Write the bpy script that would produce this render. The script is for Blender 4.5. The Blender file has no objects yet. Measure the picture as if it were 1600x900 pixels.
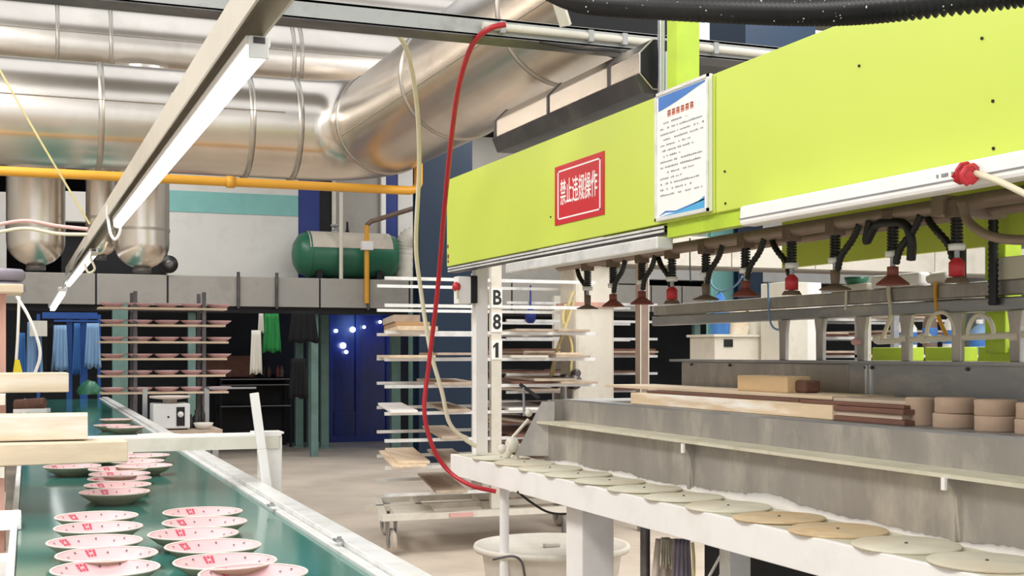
import bpy, bmesh, math, random
from mathutils import Vector, Matrix
random.seed(7)
SC = bpy.context.scene
COL = SC.collection
# ------------------------------------------------------------------ camera
H, F = 1.45, 2000.0                      # eye height (m), focal length (px of 1600)
TH = math.atan2(780, F)                  # the hall's long axis is +Y, the camera looks right of it
ST, CT = math.sin(TH), math.cos(TH)
cam_d = bpy.data.cameras.new('camera'); cam = bpy.data.objects.new('camera', cam_d); COL.objects.link(cam)
cam.location = (0, 0, H); cam.rotation_euler = (math.pi/2, 0, -TH)
cam_d.sensor_width = 36; cam_d.lens = F/1600*36; cam_d.shift_y = 102/1600
cam_d.clip_start = .05; cam_d.clip_end = 200
SC.camera = cam
# ------------------------------------------------------------------ world and light
W = bpy.data.worlds.new('world'); SC.world = W; W.use_nodes = True
bg = W.node_tree.nodes['Background']; bg.inputs[0].default_value = (.93, .96, 1, 1); bg.inputs[1].default_value = 1.0
def area(name, loc, sx, sy, power, col=(1, .97, .93), rot=(0, 0, 0)):
    l = bpy.data.lights.new(name, 'AREA'); l.shape = 'RECTANGLE'; l.size = sx; l.size_y = sy; l.energy = power; l.color = col
    o = bpy.data.objects.new(name, l); COL.objects.link(o); o.location = loc; o.rotation_euler = rot
    return o
# unseen area lights added as fill; the far pair brightens the kiln wall
for i, (lx, ly) in enumerate(((-1.2, 1.5), (-1.2, 7.5), (5.2, 1.5), (5.2, 7.5), (1.2, 15.2), (6.5, 15.2))):
    area('hall_fill', (lx, ly, 4.9), 1.4, 4.5, 190 if ly < 10 else 95)
SC.view_settings.view_transform = 'Standard'; SC.view_settings.look = 'None'
SC.view_settings.exposure = 0.38; SC.view_settings.gamma = 1
SC.view_settings.use_curve_mapping = False
# ------------------------------------------------------------------ helpers
def at(u, v, X=None, Y=None, Z=None, d=None):
    "a point of the photograph taken to a real plane of the hall"
    k, m = (u-800)/F, (552-v)/F
    D = Vector((ST + CT*k, CT - ST*k, m))
    if X is not None: d = X/D.x
    elif Y is not None: d = Y/D.y
    elif Z is not None: d = (Z-H)/D.z
    p = D*d; p.z += H
    return p
def lin(h):
    c = [int(h[i:i+2], 16)/255 for i in (0, 2, 4)]
    return tuple(x/12.92 if x <= .04045 else ((x+.055)/1.055)**2.4 for x in c)
MATS = {}
def mat(name, hexcol, rough=.5, metal=0., var=.12, scale=6., stretch=(1, 1, 1), bump=0., emis=0., dirt=None, dirt_amt=.5, dirt_scale=3., alpha=1., spec=.5, trans=0.):
    m = bpy.data.materials.new(name); m.use_nodes = True; MATS[name] = m
    nt = m.node_tree; N = nt.nodes; L = nt.links; P = N['Principled BSDF']
    c = lin(hexcol)
    tc = N.new('ShaderNodeTexCoord'); mp = N.new('ShaderNodeMapping'); mp.inputs['Scale'].default_value = stretch
    L.new(tc.outputs['Object'], mp.inputs['Vector'])
    nz = N.new('ShaderNodeTexNoise'); nz.inputs['Scale'].default_value = scale; nz.inputs['Detail'].default_value = 5
    L.new(mp.outputs[0], nz.inputs['Vector'])
    rp = N.new('ShaderNodeMapRange'); rp.inputs[1].default_value = .3; rp.inputs[2].default_value = .7
    L.new(nz.outputs[0], rp.inputs[0])
    mx = N.new('ShaderNodeMix'); mx.data_type = 'RGBA'
    mx.inputs[6].default_value = (*[max(0, x*(1-var)) for x in c], 1); mx.inputs[7].default_value = (*[min(1, x*(1+var)) for x in c], 1)
    L.new(rp.outputs[0], mx.inputs[0]); out = mx.outputs[2]
    if dirt:
        n2 = N.new('ShaderNodeTexNoise'); n2.inputs['Scale'].default_value = dirt_scale; n2.inputs['Detail'].default_value = 8; n2.inputs['Roughness'].default_value = .65
        L.new(mp.outputs[0], n2.inputs['Vector'])
        r2 = N.new('ShaderNodeMapRange'); r2.inputs[1].default_value = .5; r2.inputs[2].default_value = .68; r2.inputs[4].default_value = dirt_amt
        L.new(n2.outputs[0], r2.inputs[0])
        m2 = N.new('ShaderNodeMix'); m2.data_type = 'RGBA'; m2.inputs[7].default_value = (*lin(dirt), 1)
        L.new(out, m2.inputs[6]); L.new(r2.outputs[0], m2.inputs[0]); out = m2.outputs[2]
    L.new(out, P.inputs['Base Color'])
    P.inputs['Roughness'].default_value = rough; P.inputs['Metallic'].default_value = metal
    P.inputs['Specular IOR Level'].default_value = spec
    if trans: P.inputs['Transmission Weight'].default_value = trans
    if alpha < 1: P.inputs['Alpha'].default_value = alpha
    if bump:
        b = N.new('ShaderNodeBump'); b.inputs['Strength'].default_value = bump; b.inputs['Distance'].default_value = .02
        L.new(nz.outputs[0], b.inputs['Height']); L.new(b.outputs[0], P.inputs['Normal'])
    if emis:
        P.inputs['Emission Color'].default_value = (*c, 1); P.inputs['Emission Strength'].default_value = emis
    return m
mat('concrete', 'BFB2A3', .75, var=.14, scale=1.2, dirt='9A8C7C', dirt_amt=.5, dirt_scale=.9, bump=.05, spec=.3)
mat('lime', 'CBDB5A', .38, var=.03, scale=1.2, spec=.4)
mat('lime_old', 'B7D235', .45, var=.12, scale=5, dirt='6F7F20', dirt_amt=.4)
mat('white_paint', 'F4F1EE', .42, var=.02, scale=4, dirt='DCD6CE', dirt_amt=.3, dirt_scale=5)
mat('cream_paint', 'DDD8CB', .5, var=.06, scale=4, dirt='B3AB9B', dirt_amt=.5, dirt_scale=4)
mat('galvanised', 'E4DBD0', .27, metal=1., var=.08, scale=1.6, dirt='BFB3A4', dirt_amt=.35, dirt_scale=1.2, bump=.02)
mat('galvanised_band', 'BDB6AC', .38, metal=.9, var=.1)
mat('dull_steel', '9FA1A4', .42, metal=.75, var=.2, scale=3, stretch=(1, .35, 1), dirt='D6D0C4', dirt_amt=.6, dirt_scale=4)
mat('slip_steel', 'A8A39D', .42, metal=.55, var=.1, scale=4, stretch=(1, 1.6, .7), dirt='D6CFC3', dirt_amt=.7, dirt_scale=2.6)
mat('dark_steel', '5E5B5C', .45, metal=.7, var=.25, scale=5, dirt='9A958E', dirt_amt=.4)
mat('beam_grey', 'A9ABA8', .55, metal=.2, var=.08, scale=3, dirt='6F665F', dirt_amt=.4, dirt_scale=6)
mat('rail_beige', 'C3BCAE', .5, var=.06, scale=3, dirt='A39B8E', dirt_amt=.4)
mat('aluminium', 'EAEAE8', .36, metal=.3, var=.06, scale=8, dirt='A9A7A0', dirt_amt=.4, dirt_scale=9)
mat('belt_green', '37746A', .1, var=.07, scale=2.2, stretch=(1, .25, 1), dirt='5C978A', dirt_amt=.25, dirt_scale=3, spec=.9)
mat('plate_pink', 'D2A9AB', .55, var=.07, scale=14, dirt='CFA6A6', dirt_amt=.4, dirt_scale=9)
mat('plate_body', 'A79A84', .7, var=.12, scale=10, dirt='8A7C68', dirt_amt=.4)
mat('plate_rim', 'D6C8BE', .6, var=.04)
mat('stamp_red', 'C63A55', .6, var=.1)
mat('stamp_dark', '5B4350', .6, var=.1)
mat('clay_batt', 'D3CDB9', .75, var=.1, scale=9, dirt='B3926A', dirt_amt=.45, dirt_scale=2.2, bump=.08)
mat('clay_batt_ochre', 'CDB692', .75, var=.16, scale=7, dirt='B98F5E', dirt_amt=.6, dirt_scale=5, bump=.08)
mat('table_slip', 'CDC7B2', .6, var=.1, scale=5, dirt='A79F86', dirt_amt=.6, dirt_scale=4)
mat('clay_puck', 'A58D79', .8, var=.08, scale=12, dirt='8B7260', dirt_amt=.3, bump=.05)
mat('wood_splashed', 'DCC3A2', .65, var=.14, scale=5, stretch=(5, .5, 5), dirt='F4F1EC', dirt_amt=1., dirt_scale=2.5, bump=.1)
mat('wood_pale', 'D6C3A8', .65, var=.16, scale=4, stretch=(.6, 4, 4), dirt='E6E1D8', dirt_amt=1., dirt_scale=1.6, bump=.15)
mat('wood_pale_long', 'DCC5A8', .6, var=.16, scale=5, stretch=(5, .35, 5), dirt='EBDFCB', dirt_amt=.6, dirt_scale=1.3, bump=.05)
mat('wood_grey', 'B9A795', .7, var=.16, scale=6, stretch=(4, .4, 4), dirt='8E7766', dirt_amt=.5, dirt_scale=3, bump=.05)
mat('wood_brown', '6E4A3C', .7, var=.25, scale=6, stretch=(4, .4, 4), dirt='3D2A24', dirt_amt=.5, bump=.05)
mat('wood_block', 'DDBD92', .65, var=.12, scale=5, stretch=(4, .5, 4), bump=.03)
mat('navy', '0D2740', .5, var=.1, scale=2, dirt='12293C', dirt_amt=.4)
mat('navy_bright', '182F7C', .45, var=.15, scale=3)
mat('teal_paint', '6F8F88', .55, var=.12, scale=4, dirt='48605B', dirt_amt=.4)
mat('teal_band', '7FB9B4', .5, var=.05)
mat('gas_yellow', 'E0A233', .35, var=.06, scale=4)
mat('tank_green', '2C6B50', .35, var=.12, scale=3, dirt='1D4A38', dirt_amt=.3)
mat('tank_dust', 'CDC3B4', .8, var=.1, scale=6, dirt='6E7E68', dirt_amt=.5)
mat('wall_pale', 'DAD8D3', .7, var=.05, scale=1.5, dirt='A9A59E', dirt_amt=.4, dirt_scale=1.5)
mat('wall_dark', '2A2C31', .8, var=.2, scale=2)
mat('roof_dark', '8C8D8C', .7, var=.15, scale=1)
mat('trough_grey', 'A6A29B', .6, metal=.15, var=.08, scale=2, dirt='7D7870', dirt_amt=.4, dirt_scale=2)
mat('black_rubber', '151415', .45, var=.3, scale=20)
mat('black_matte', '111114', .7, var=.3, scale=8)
mat('dust_white', 'D8D3CB', .8, var=.05)
mat('red_hose', 'B4212C', .35, var=.08)
mat('red_plastic', 'C8303A', .4, var=.1)
mat('red_sign', 'C9202F', .4, var=.04)
mat('print_white', 'F4F2EE', .45, var=.01)
mat('print_black', '171717', .5, var=.05)
mat('print_grey', '8C8C90', .6, var=.1)
mat('print_orange', 'DD6A3D', .5, var=.05)
mat('print_blue', '3F79C4', .4, var=.12, scale=9)
mat('print_sky', '4FA9DC', .4, var=.1, scale=9)
mat('cream_cable', 'D9CFB4', .5, var=.05)
mat('yellow_rope', 'CFC08A', .7, var=.12, scale=30)
mat('pink_cable', 'D9A9A4', .5, var=.06)
mat('cup_rust', '8A4A42', .6, var=.2, scale=20)
mat('cup_brown', '7A6557', .6, var=.2, scale=20)
mat('pipe_taupe', '9A8578', .4, metal=.3, var=.12, scale=8)
mat('chrome', 'D5D5D8', .15, metal=1., var=.05)
mat('pvc_cream', 'E6E0CC', .4, var=.05)
mat('pink_post', 'C79A8C', .55, var=.12, scale=5, stretch=(4, 4, .5))
mat('grey_lilac', '8F8894', .6, var=.12)
mat('bright_yellow', 'F2E02A', .5, var=.05)
mat('cloth_blue', '3E73B4', .85, var=.15, scale=5, stretch=(3, 3, .5))
mat('cloth_sky', '86A9CF', .85, var=.12, scale=5, stretch=(3, 3, .5))
mat('cloth_white', 'DDDACF', .85, var=.06, scale=5, stretch=(3, 3, .5))
mat('cloth_green', '1E7A3A', .85, var=.3, scale=12, stretch=(3, 3, .4))
mat('cloth_black', '0D0D10', .9, var=.3)
mat('cloth_dusty', 'BDB0A4', .9, var=.12, scale=6, stretch=(3, 3, .5))
mat('blue_frame', '1F4F99', .45, var=.1)
mat('blue_curtain', '12246B', .3, var=.35, scale=2.5, stretch=(3, 1, .6))
mat('appliance', 'D9DADA', .35, var=.03)
mat('cardboard', 'A98762', .8, var=.1)
mat('tub_cream', 'DDD6CA', .55, var=.06, scale=3, dirt='A39A88', dirt_amt=.4)
mat('lamp_tube', 'FFFFFF', .3, var=0, emis=1.7)
mat('far_lamp', 'DDE8FF', .3, var=0, emis=6.0)
mat('window_sky', 'C9DCE6', .25, var=.08)
ORD = ['first', 'second', 'third', 'fourth', 'fifth', 'sixth', 'seventh', 'eighth', 'ninth', 'tenth', 'eleventh', 'twelfth', 'thirteenth']
Z3 = Vector((0, 0, 1))
class MB:
    def __init__(s): s.v = []; s.f = []; s.sm = []
    def add(s, vs, fs, smooth=False):
        o = len(s.v); s.v += [Vector(p) for p in vs]; s.f += [[i+o for i in q] for q in fs]; s.sm += [smooth]*len(fs); return s
    def box(s, x0, x1, y0, y1, z0, z1):
        return s.add([(x, y, z) for x in (x0, x1) for y in (y0, y1) for z in (z0, z1)],
                     [(0, 1, 3, 2), (4, 6, 7, 5), (0, 4, 5, 1), (2, 3, 7, 6), (0, 2, 6, 4), (1, 5, 7, 3)])
    def beam(s, p, q, w, h, up=Z3, off=0.):
        p, q = Vector(p), Vector(q); t = (q-p).normalized(); a = t.cross(up)
        if a.length < 1e-4: a = t.cross(Vector((0, 1, 0)))
        a.normalize(); b = a.cross(t)
        vs = [c + a*sx*w/2 + b*sz*h/2 for c in (p, q) for sx in (-1, 1) for sz in (-1, 1)]
        return s.add(vs, [(0, 1, 3, 2), (4, 6, 7, 5), (0, 4, 5, 1), (2, 3, 7, 6), (0, 2, 6, 4), (1, 5, 7, 3)])
    def tube(s, path, r, n=10, caps=True, smooth=True):
        P = [Vector(p) for p in path]; R = r if isinstance(r, (list, tuple)) else [r]*len(P)
        ref = None; rings = []
        for i, p in enumerate(P):
            t = (P[min(i+1, len(P)-1)] - P[max(i-1, 0)])
            t = t.normalized() if t.length > 1e-9 else Z3
            if ref is None:
                ref = t.cross(Z3) if abs(t.z) < .95 else t.cross(Vector((0, 1, 0)))
            ref = (ref - t*ref.dot(t)); ref.normalize(); b = t.cross(ref)
            # widen the ring at a corner so the tube keeps its width
            rings.append([p + (ref*math.cos(2*math.pi*j/n) + b*math.sin(2*math.pi*j/n))*R[i] for j in range(n)])
        vs = [q for rg in rings for q in rg]
        fs = [(i*n+j, i*n+(j+1) % n, (i+1)*n+(j+1) % n, (i+1)*n+j) for i in range(len(P)-1) for j in range(n)]
        s.add(vs, fs, smooth)
        if caps:
            s.add(rings[0], [tuple(reversed(range(n)))]); s.add(rings[-1], [tuple(range(n))])
        return s
    def lathe(s, prof, n=24, c=(0, 0, 0), axis='Z', smooth=True, caps=True):
        c = Vector(c); vs = []
        for r, h in prof:
            for j in range(n):
                a = 2*math.pi*j/n; x, y = r*math.cos(a), r*math.sin(a)
                vs.append(c + (Vector((x, y, h)) if axis == 'Z' else Vector((h, x, y)) if axis == 'X' else Vector((y, h, x))))
        fs = [(i*n+j, i*n+(j+1) % n, (i+1)*n+(j+1) % n, (i+1)*n+j) for i in range(len(prof)-1) for j in range(n)]
        s.add(vs, fs, smooth)
        if caps and prof[0][0] > 1e-4: s.add(vs[:n], [tuple(reversed(range(n)))])
        if caps and prof[-1][0] > 1e-4: s.add(vs[-n:], [tuple(range(n))])
        return s
    def prism(s, poly, t, o=(0, 0, 0), ex=(1, 0, 0), ey=(0, 0, 1)):
        o, ex, ey = Vector(o), Vector(ex), Vector(ey); nrm = ex.cross(ey).normalized(); n = len(poly)
        A = [o + ex*x + ey*y for x, y in poly]; B = [p + nrm*t for p in A]
        return s.add(A+B, [tuple(reversed(range(n))), tuple(range(n, 2*n))] + [(i, (i+1) % n, n+(i+1) % n, n+i) for i in range(n)])
    def coil(s, p, q, R, r, turns, n=5, per=8):
        p, q = Vector(p), Vector(q); t = (q-p).normalized(); a = t.cross(Vector((1, .3, 0))).normalized(); b = t.cross(a)
        m = int(turns*per)
        return s.tube([p.lerp(q, i/m) + (a*math.cos(2*math.pi*i/per) + b*math.sin(2*math.pi*i/per))*R for i in range(m+1)], r, n)
    def build(s, name, material, parent=None, origin=None, bevel=0.):
        me = bpy.data.meshes.new(name)
        o = ORG.get(parent.name, Vector()) if parent else Vector(origin if origin is not None else (0, 0, 0))
        me.from_pydata([tuple(p-o) for p in s.v], [], s.f); me.update()
        me.polygons.foreach_set('use_smooth', s.sm)
        bm = bmesh.new(); bm.from_mesh(me); bmesh.ops.recalc_face_normals(bm, faces=bm.faces); bm.to_mesh(me); bm.free()
        me.materials.append(MATS[material] if isinstance(material, str) else material)
        ob = bpy.data.objects.new(name, me); COL.objects.link(ob)
        if parent: ob.parent = parent; ORG[ob.name] = o
        else: ob.location = o; ORG[ob.name] = o
        if bevel:
            md = ob.modifiers.new('bevel', 'BEVEL'); md.width = bevel; md.segments = 2; md.limit_method = 'ANGLE'
        return ob
ORG = {}
def tag(o, label, cat, group=None):
    o['label'] = label; o['category'] = cat
    if group: o['group'] = group
    return o
def thing(name, label, cat, loc, group=None):
    o = bpy.data.objects.new(name, None); COL.objects.link(o); o.location = loc; o.empty_display_size = .1
    ORG[o.name] = Vector(loc)
    return tag(o, label, cat, group)
def struct(name, mb, material, bevel=0., parent=None):
    o = mb.build(name, material, parent, bevel=bevel)
    if not parent: o['kind'] = 'structure'
    return o
def copy_tree(o, loc, label=None, group=None):
    c = o.copy(); COL.objects.link(c); c.location = loc
    if label: c['label'] = label
    if group: c['group'] = group
    for ch in list(o.children):
        d = ch.copy(); COL.objects.link(d); d.parent = c
        for g in list(ch.children):
            e = g.copy(); COL.objects.link(e); e.parent = d
    return c
def spline(pts, n=8):
    P = [Vector(p) for p in pts]; P = [P[0]*2-P[1]] + P + [P[-1]*2-P[-2]]; out = []
    for i in range(1, len(P)-2):
        for j in range(n):
            t = j/n
            out.append(.5*((2*P[i]) + (P[i+1]-P[i-1])*t + (2*P[i-1]-5*P[i]+4*P[i+1]-P[i+2])*t*t + (3*P[i]-P[i-1]-3*P[i+1]+P[i+2])*t**3))
    return out + [P[-2]]
def cable(name, label, cat, pts, r, m, n=8, seg=8, group=None):
    o = MB().tube(spline(pts, seg), r, n).build(name, m, origin=pts[-1])
    return tag(o, label, cat, group)
def text(name, s, size, m, parent, o, ex, ey, sx=1., bold=0.):
    cu = bpy.data.curves.new(name, 'FONT'); cu.body = s; cu.size = size; cu.align_x = 'CENTER'; cu.align_y = 'CENTER'; cu.offset = bold; cu.extrude = .0006
    t = bpy.data.objects.new('t', cu); COL.objects.link(t)
    bpy.context.view_layer.update()
    me = bpy.data.meshes.new_from_object(t.evaluated_get(bpy.context.evaluated_depsgraph_get()))
    bpy.data.objects.remove(t)
    ex, ey, o = Vector(ex), Vector(ey), Vector(o) - ORG[parent.name]; nz = ex.cross(ey)
    for v in me.vertices: v.co = o + ex*v.co.x*sx + ey*v.co.y + nz*v.co.z
    me.materials.clear(); me.materials.append(MATS[m]); me.name = name
    ob = bpy.data.objects.new(name, me); COL.objects.link(ob); ob.parent = parent; ORG[ob.name] = ORG[parent.name]
    return ob
# ================================================================== the setting
struct('floor', MB().box(-6, 18, -4, 30, -.1, 0), 'concrete')
struct('wall_back', MB().box(-6, 18, 29.7, 30, 0, 6), 'wall_dark')
struct('wall_right', MB().box(17.7, 18, -4, 29.7, 0, 6), 'wall_pale')
struct('wall_left_blocker', MB().box(-6.3, -6, -4, 30, 0, 6), 'wall_pale')  # unseen wall added to keep side light off the far bay
rf = MB()
for y0 in (-4, 0, 4, 8, 12): rf.box(-6, 18, y0, y0+1.9, 5.6, 5.75)  # unseen roof gaps, shaped to drop world light onto the ducts
rf.box(-6, 18, 16, 30, 5.6, 5.75)
struct('ceiling', rf, 'roof_dark')
# ================================================================== overhead ducts
def arc_corner(a, b, c, r, n=7):
    a, b, c = Vector(a), Vector(b), Vector(c); t1 = (a-b).normalized(); t2 = (c-b).normalized()
    ctr = b + t1*r + t2*r; out = []
    for i in range(n+1):
        t = math.pi/2*i/n
        out.append(ctr - t2*r*math.cos(t) - t1*r*math.sin(t))
    return out
DX, DY, DZ, DR = 2.78, 10.45, 3.29, .41
duct = thing('ventilation_duct', 'large silver duct with an elbow, running across the hall then towards the camera', 'duct', (DX, DY, DZ-DR))
path = [(-3, DY, DZ), (1.2, DY, DZ)] + arc_corner((-3, DY, DZ), (DX, DY, DZ), (DX, 0, DZ), .55) + [(DX, 8, DZ), (DX, 6.6, DZ), (DX, 5.62, DZ)]
MB().tube(path, DR, 40, caps=False).build('pipe', 'galvanised', duct)
MB().lathe([(DR-.012, .0), (DR-.012, .5), (0, .5)], 40, (DX, 5.62, DZ), 'Y').build('dark_mouth', 'black_matte', duct)  # flat black cap stands in for the shade inside the open end
def ring_x(x, y, z, r, w=.03): return MB().lathe([(r-.01, -w), (r+.008, -w), (r+.008, w), (r-.01, w)], 40, (x, y, z), 'X')
def ring_y(x, y, z, r, w=.03): return MB().lathe([(r-.01, -w), (r+.008, -w), (r+.008, w), (r-.01, w)], 40, (x, y, z), 'Y')
for x in (-.8, .62, 1.75, 2.13): ring_x(x, DY, DZ, DR, .022).build('seam_band', 'galvanised_band', duct)
for y in (9.86, 8.1, 6.3): ring_y(DX, y, DZ, DR, .015).build('seam_band', 'galvanised_band', duct)
MB().tube([(-3, DY-DR-.002, DZ+.06), (2.0, DY-DR-.002, DZ+.06)], .004, 6).build('seam', 'galvanised_band', duct)
a_ = math.radians(200)
MB().tube([(DX+DR*math.cos(a_), 9.8, DZ+DR*math.sin(a_)), (DX+DR*math.cos(a_), 5.62, DZ+DR*math.sin(a_))], .004, 6).build('seam', 'galvanised_band', duct)
d2 = thing('ventilation_duct', 'silver duct behind and above the elbowed duct, at the upper left edge', 'duct', (0, 11.75, 3.75))
MB().tube([(-3, 11.75, 4.12), (4.2, 11.75, 4.12)], .37, 36).build('pipe', 'galvanised', d2)
for x in (.35, .78, 2.35, 2.42, 3.6): ring_x(x, 11.75, 4.12, .37, .016).build('seam_band', 'galvanised_band', d2)
MB().tube([(-3, 11.75-.372, 4.16), (4.2, 11.75-.372, 4.16)], .004, 6).build('seam', 'galvanised_band', d2)
d4 = thing('ventilation_duct', 'bright duct glimpsed at the top left above the other two ducts', 'duct', (0, 12.6, 4.6))
MB().tube([(-3, 12.9, 5.0), (5.5, 12.9, 5.0)], .4, 32).build('pipe', 'galvanised', d4)
for x in (.7, 2.6): ring_x(x, 12.9, 5.0, .4, .016).build('seam_band', 'galvanised_band', d4)
EXX, EXZ = 2.6, 2.69
# short eight-sided duct above the far end of the green machine
d3 = thing('exhaust_duct', 'short ribbed duct with pale top and dark underside above the green machine', 'duct', (EXX, 5.75, 2.58))
oc = [(math.cos(math.radians(22.5+45*i))*.118, math.sin(math.radians(22.5+45*i))*.118) for i in range(8)]
MB().prism(oc, 1.75, (EXX, 6.64, EXZ), (1, 0, 0), (0, 0, 1)).build('casing', 'galvanised', d3, bevel=.004)
oc2 = [(x*1.05, y*1.05) for x, y in oc]
MB().prism([(x*.95, y*.95) for x, y in oc], .02, (EXX, 4.9, EXZ), (1, 0, 0), (0, 0, 1)).build('dark_mouth', 'black_matte', d3)
for y in (6.65, 5.9, 5.2): MB().prism(oc2, .02, (EXX, y, EXZ), (1, 0, 0), (0, 0, 1)).build('flange', 'dark_steel', d3)
MB().prism([(-.09, -.124), (.09, -.124), (.122, -.05), (-.122, -.05)], 1.75, (EXX, 6.66, EXZ), (1, 0, 0), (0, 0, 1)).build('shaded_underside', 'dark_steel', d3)  # dark piece paints the shade on the duct's lower half
# yellow gas main under the elbowed duct
gp = thing('gas_pipe', 'long yellow gas main running under the big silver duct', 'pipe', (0, 9.9, 2.75))
MB().tube([(-3, 9.9, 2.76), (2.98, 9.9, 2.76), (3.03, 9.9, 2.775), (3.05, 9.9, 2.82), (3.05, 9.9, 3.05)], .035, 14).build('pipe', 'gas_yellow', gp)
for x in (-.4, 1.55): ring_x(x, 9.9, 2.76, .038, .03).build('coupling', 'gas_yellow', gp)
# vertical silver vessels hanging behind the gas main
for (u, w, vb, lab) in ((56, 82, 416, 'silver round-bottomed vessel nearest the left edge behind the yellow pipe'), (222, 80, 420, 'silver round-bottomed vessel behind the bright lamp tube'), (158, 44, 400, 'narrow silver pipe between the two round-bottomed vessels')):
    c = at(u, vb, d=11.05 if w > 50 else 11.25); r = w/2*c.length/ F*.98; R_ = min(r, .24)
    t = thing('hanging_vessel', lab, 'vessel', c)
    pr = [(.02, 0)] + [(r*math.sin(a), R_*.9*(1-math.cos(a))) for a in [math.pi/2*i/8 for i in range(1, 9)]] + [(r, 3.9-c.z)]
    MB().lathe(pr, 32, c).build('shell', 'galvanised', t)
    MB().lathe([(r*.3, -.035), (r*.34, -.035), (r*.34, .012), (r*.3, .012)], 20, c).build('outlet_ring', 'dark_steel', t)
    MB().lathe([(r+.006, .32), (r+.006, .345)], 32, c).build('seam_band', 'galvanised_band', t)
# ================================================================== ceiling beam
BY = 5.32
bm_ = thing('steel_beam', 'grey steel channel beam crossing overhead in front of the elbowed duct', 'beam', (1.5, BY, 2.82))
MB().box(-3, 6.5, BY, BY+.012, 2.855, 2.935).build('web', 'beam_grey', bm_)
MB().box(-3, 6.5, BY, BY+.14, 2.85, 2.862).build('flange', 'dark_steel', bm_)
MB().box(-3, 6.5, BY, BY+.14, 2.925, 2.937).build('flange', 'beam_grey', bm_)
cd = thing('cable_conduit', 'pale conduit strapped along the grey overhead beam', 'conduit', (2.6, BY-.02, 2.84))
MB().tube([(1.93, BY-.016, 2.895), (3.0, BY-.016, 2.893), (3.6, BY-.016, 2.89)], .017, 10).build('pipe', 'cream_paint', cd)
for x in (2.02, 2.45, 2.62, 3.1): MB().box(x-.012, x+.012, BY-.035, BY-.001, 2.868, 2.92).build('strap', 'beam_grey', cd)
MB().tube(spline([(2.2, BY-.02, 2.843), (2.4, BY-.02, 2.83), (2.55, BY-.02, 2.838), (2.7, BY-.02, 2.826), (2.85, BY-.02, 2.84)], 5), .006, 6).build('loose_wire', 'black_rubber', cd)
# bracket strut holding the beam
MB_ = MB().beam(at(862, -30, d=5.5), at(884, 40, d=5.6), .05, .02); tag(MB_.build('hanger_strap', 'cream_paint', origin=at(884, 40, d=5.6)), 'pale flat strap hanging down to the overhead beam', 'strap')
# ================================================================== lamp line over the conveyor
lr = thing('lamp_rail', 'long pale channel rail carrying the tube lamps over the conveyor', 'rail', (.49, 3, 2.16))
def LY(v, dz): return (dz*F/(552-v) - ST*.49)/CT
yend = LY(425, .75)
ch = MB(); ch.box(.452, .524, -1, yend, 2.232, 2.24); ch.box(.452, .458, -1, yend, 2.155, 2.232); ch.box(.518, .524, -1, yend, 2.155, 2.232)
ch.build('channel', 'rail_beige', lr)
for y in (1.2, 4.1, 7.0): MB().box(.46, .516, y-.02, y+.02, 2.24, 2.26).build('clamp', 'dull_steel', lr)
for y in (-.5, 1.2): MB().tube([(.488, y, 2.25), (.488, y, 5.6)], .004, 6).build('hanger_rod', 'dull_steel', lr)
def tube_lamp(label, y0, y1, n):
    t = thing('tube_lamp', label, 'lamp', (.505, y0, 2.09))
    MB().box(.482, .538, y0, y1, 2.136, 2.158).build('housing', 'white_paint', t, bevel=.003)
    seg = (y1-y0)/n
    for i in range(n):
        a, b = y0+i*seg+.002, y0+(i+1)*seg-.002
        MB().prism([(-.024, .0), (.024, 0), (.022, -.022), (.012, -.034), (-.012, -.034), (-.022, -.022)], b-a, (.51, b, 2.136), (1, 0, 0), (0, 0, 1)).build('tube', 'lamp_tube', t)
    for y in (y0-.012, y1): MB().box(.488, .532, y, y+.012, 2.106, 2.156).build('end_cap', 'white_paint', t, bevel=.003)
    MB().box(.497, .523, y0-.014, y0-.011, 2.138, 2.152).build('socket', 'dark_steel', t)
    return t
tube_lamp('bright white tube lamp glowing under the long rail, nearest', LY(85, .665), LY(352, .665), 3)
tube_lamp('short tube lamp further along the rail, beyond the nearest bright one', LY(398, .665), LY(446, .665), 1)
p1 = at(98, 452, d=12.9); p2 = at(82, 478, d=14.2)
t = thing('tube_lamp', 'small drooping white lamp at the far end of the rail', 'lamp', p2)
MB().tube(spline([(.488, yend, 2.16), p1+Vector((.0, -.6, .05)), p1], 6), .012, 8).build('feed_cord', 'white_paint', t); MB().beam(p1, p2, .09, .05).build('housing', 'white_paint', t, bevel=.01); MB().beam(p1-Vector((0, 0, .04)), p2-Vector((0, 0, .04)), .05, .03).build('tube', 'lamp_tube', t)
cable('looped_cable', 'white looped cord hanging where the nearest tube lamp ends', 'cord', [at(178, 310, d=6.6), at(168, 325, d=6.6), at(172, 362, d=6.6), at(180, 374, d=6.6), at(188, 360, d=6.6), at(184, 345, d=6.6)], .008, 'white_paint')
cable('looped_cable', 'grey looped cord beside the shorter far tube lamp', 'cord', [at(168, 378, d=8.6), at(160, 394, d=8.6), at(142, 400, d=8.6), at(148, 420, d=8.6), at(138, 426, d=8.6), at(132, 412, d=8.6)], .008, 'cream_cable')
cable('looped_cable', 'thin dark wire wound along the rail end', 'cord', [at(165, 330, d=7.4), at(150, 365, d=8), at(135, 385, d=8.6), at(122, 400, d=9.4), at(112, 425, d=10)], .007, 'print_grey')
cable('pull_cord', 'thin pale cord slanting from the upper left edge to the lamp rail', 'cord', [at(-20, 75, d=8.2), at(60, 215, d=8.3), at(140, 350, d=8.4)], .007, 'yellow_rope')
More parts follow.
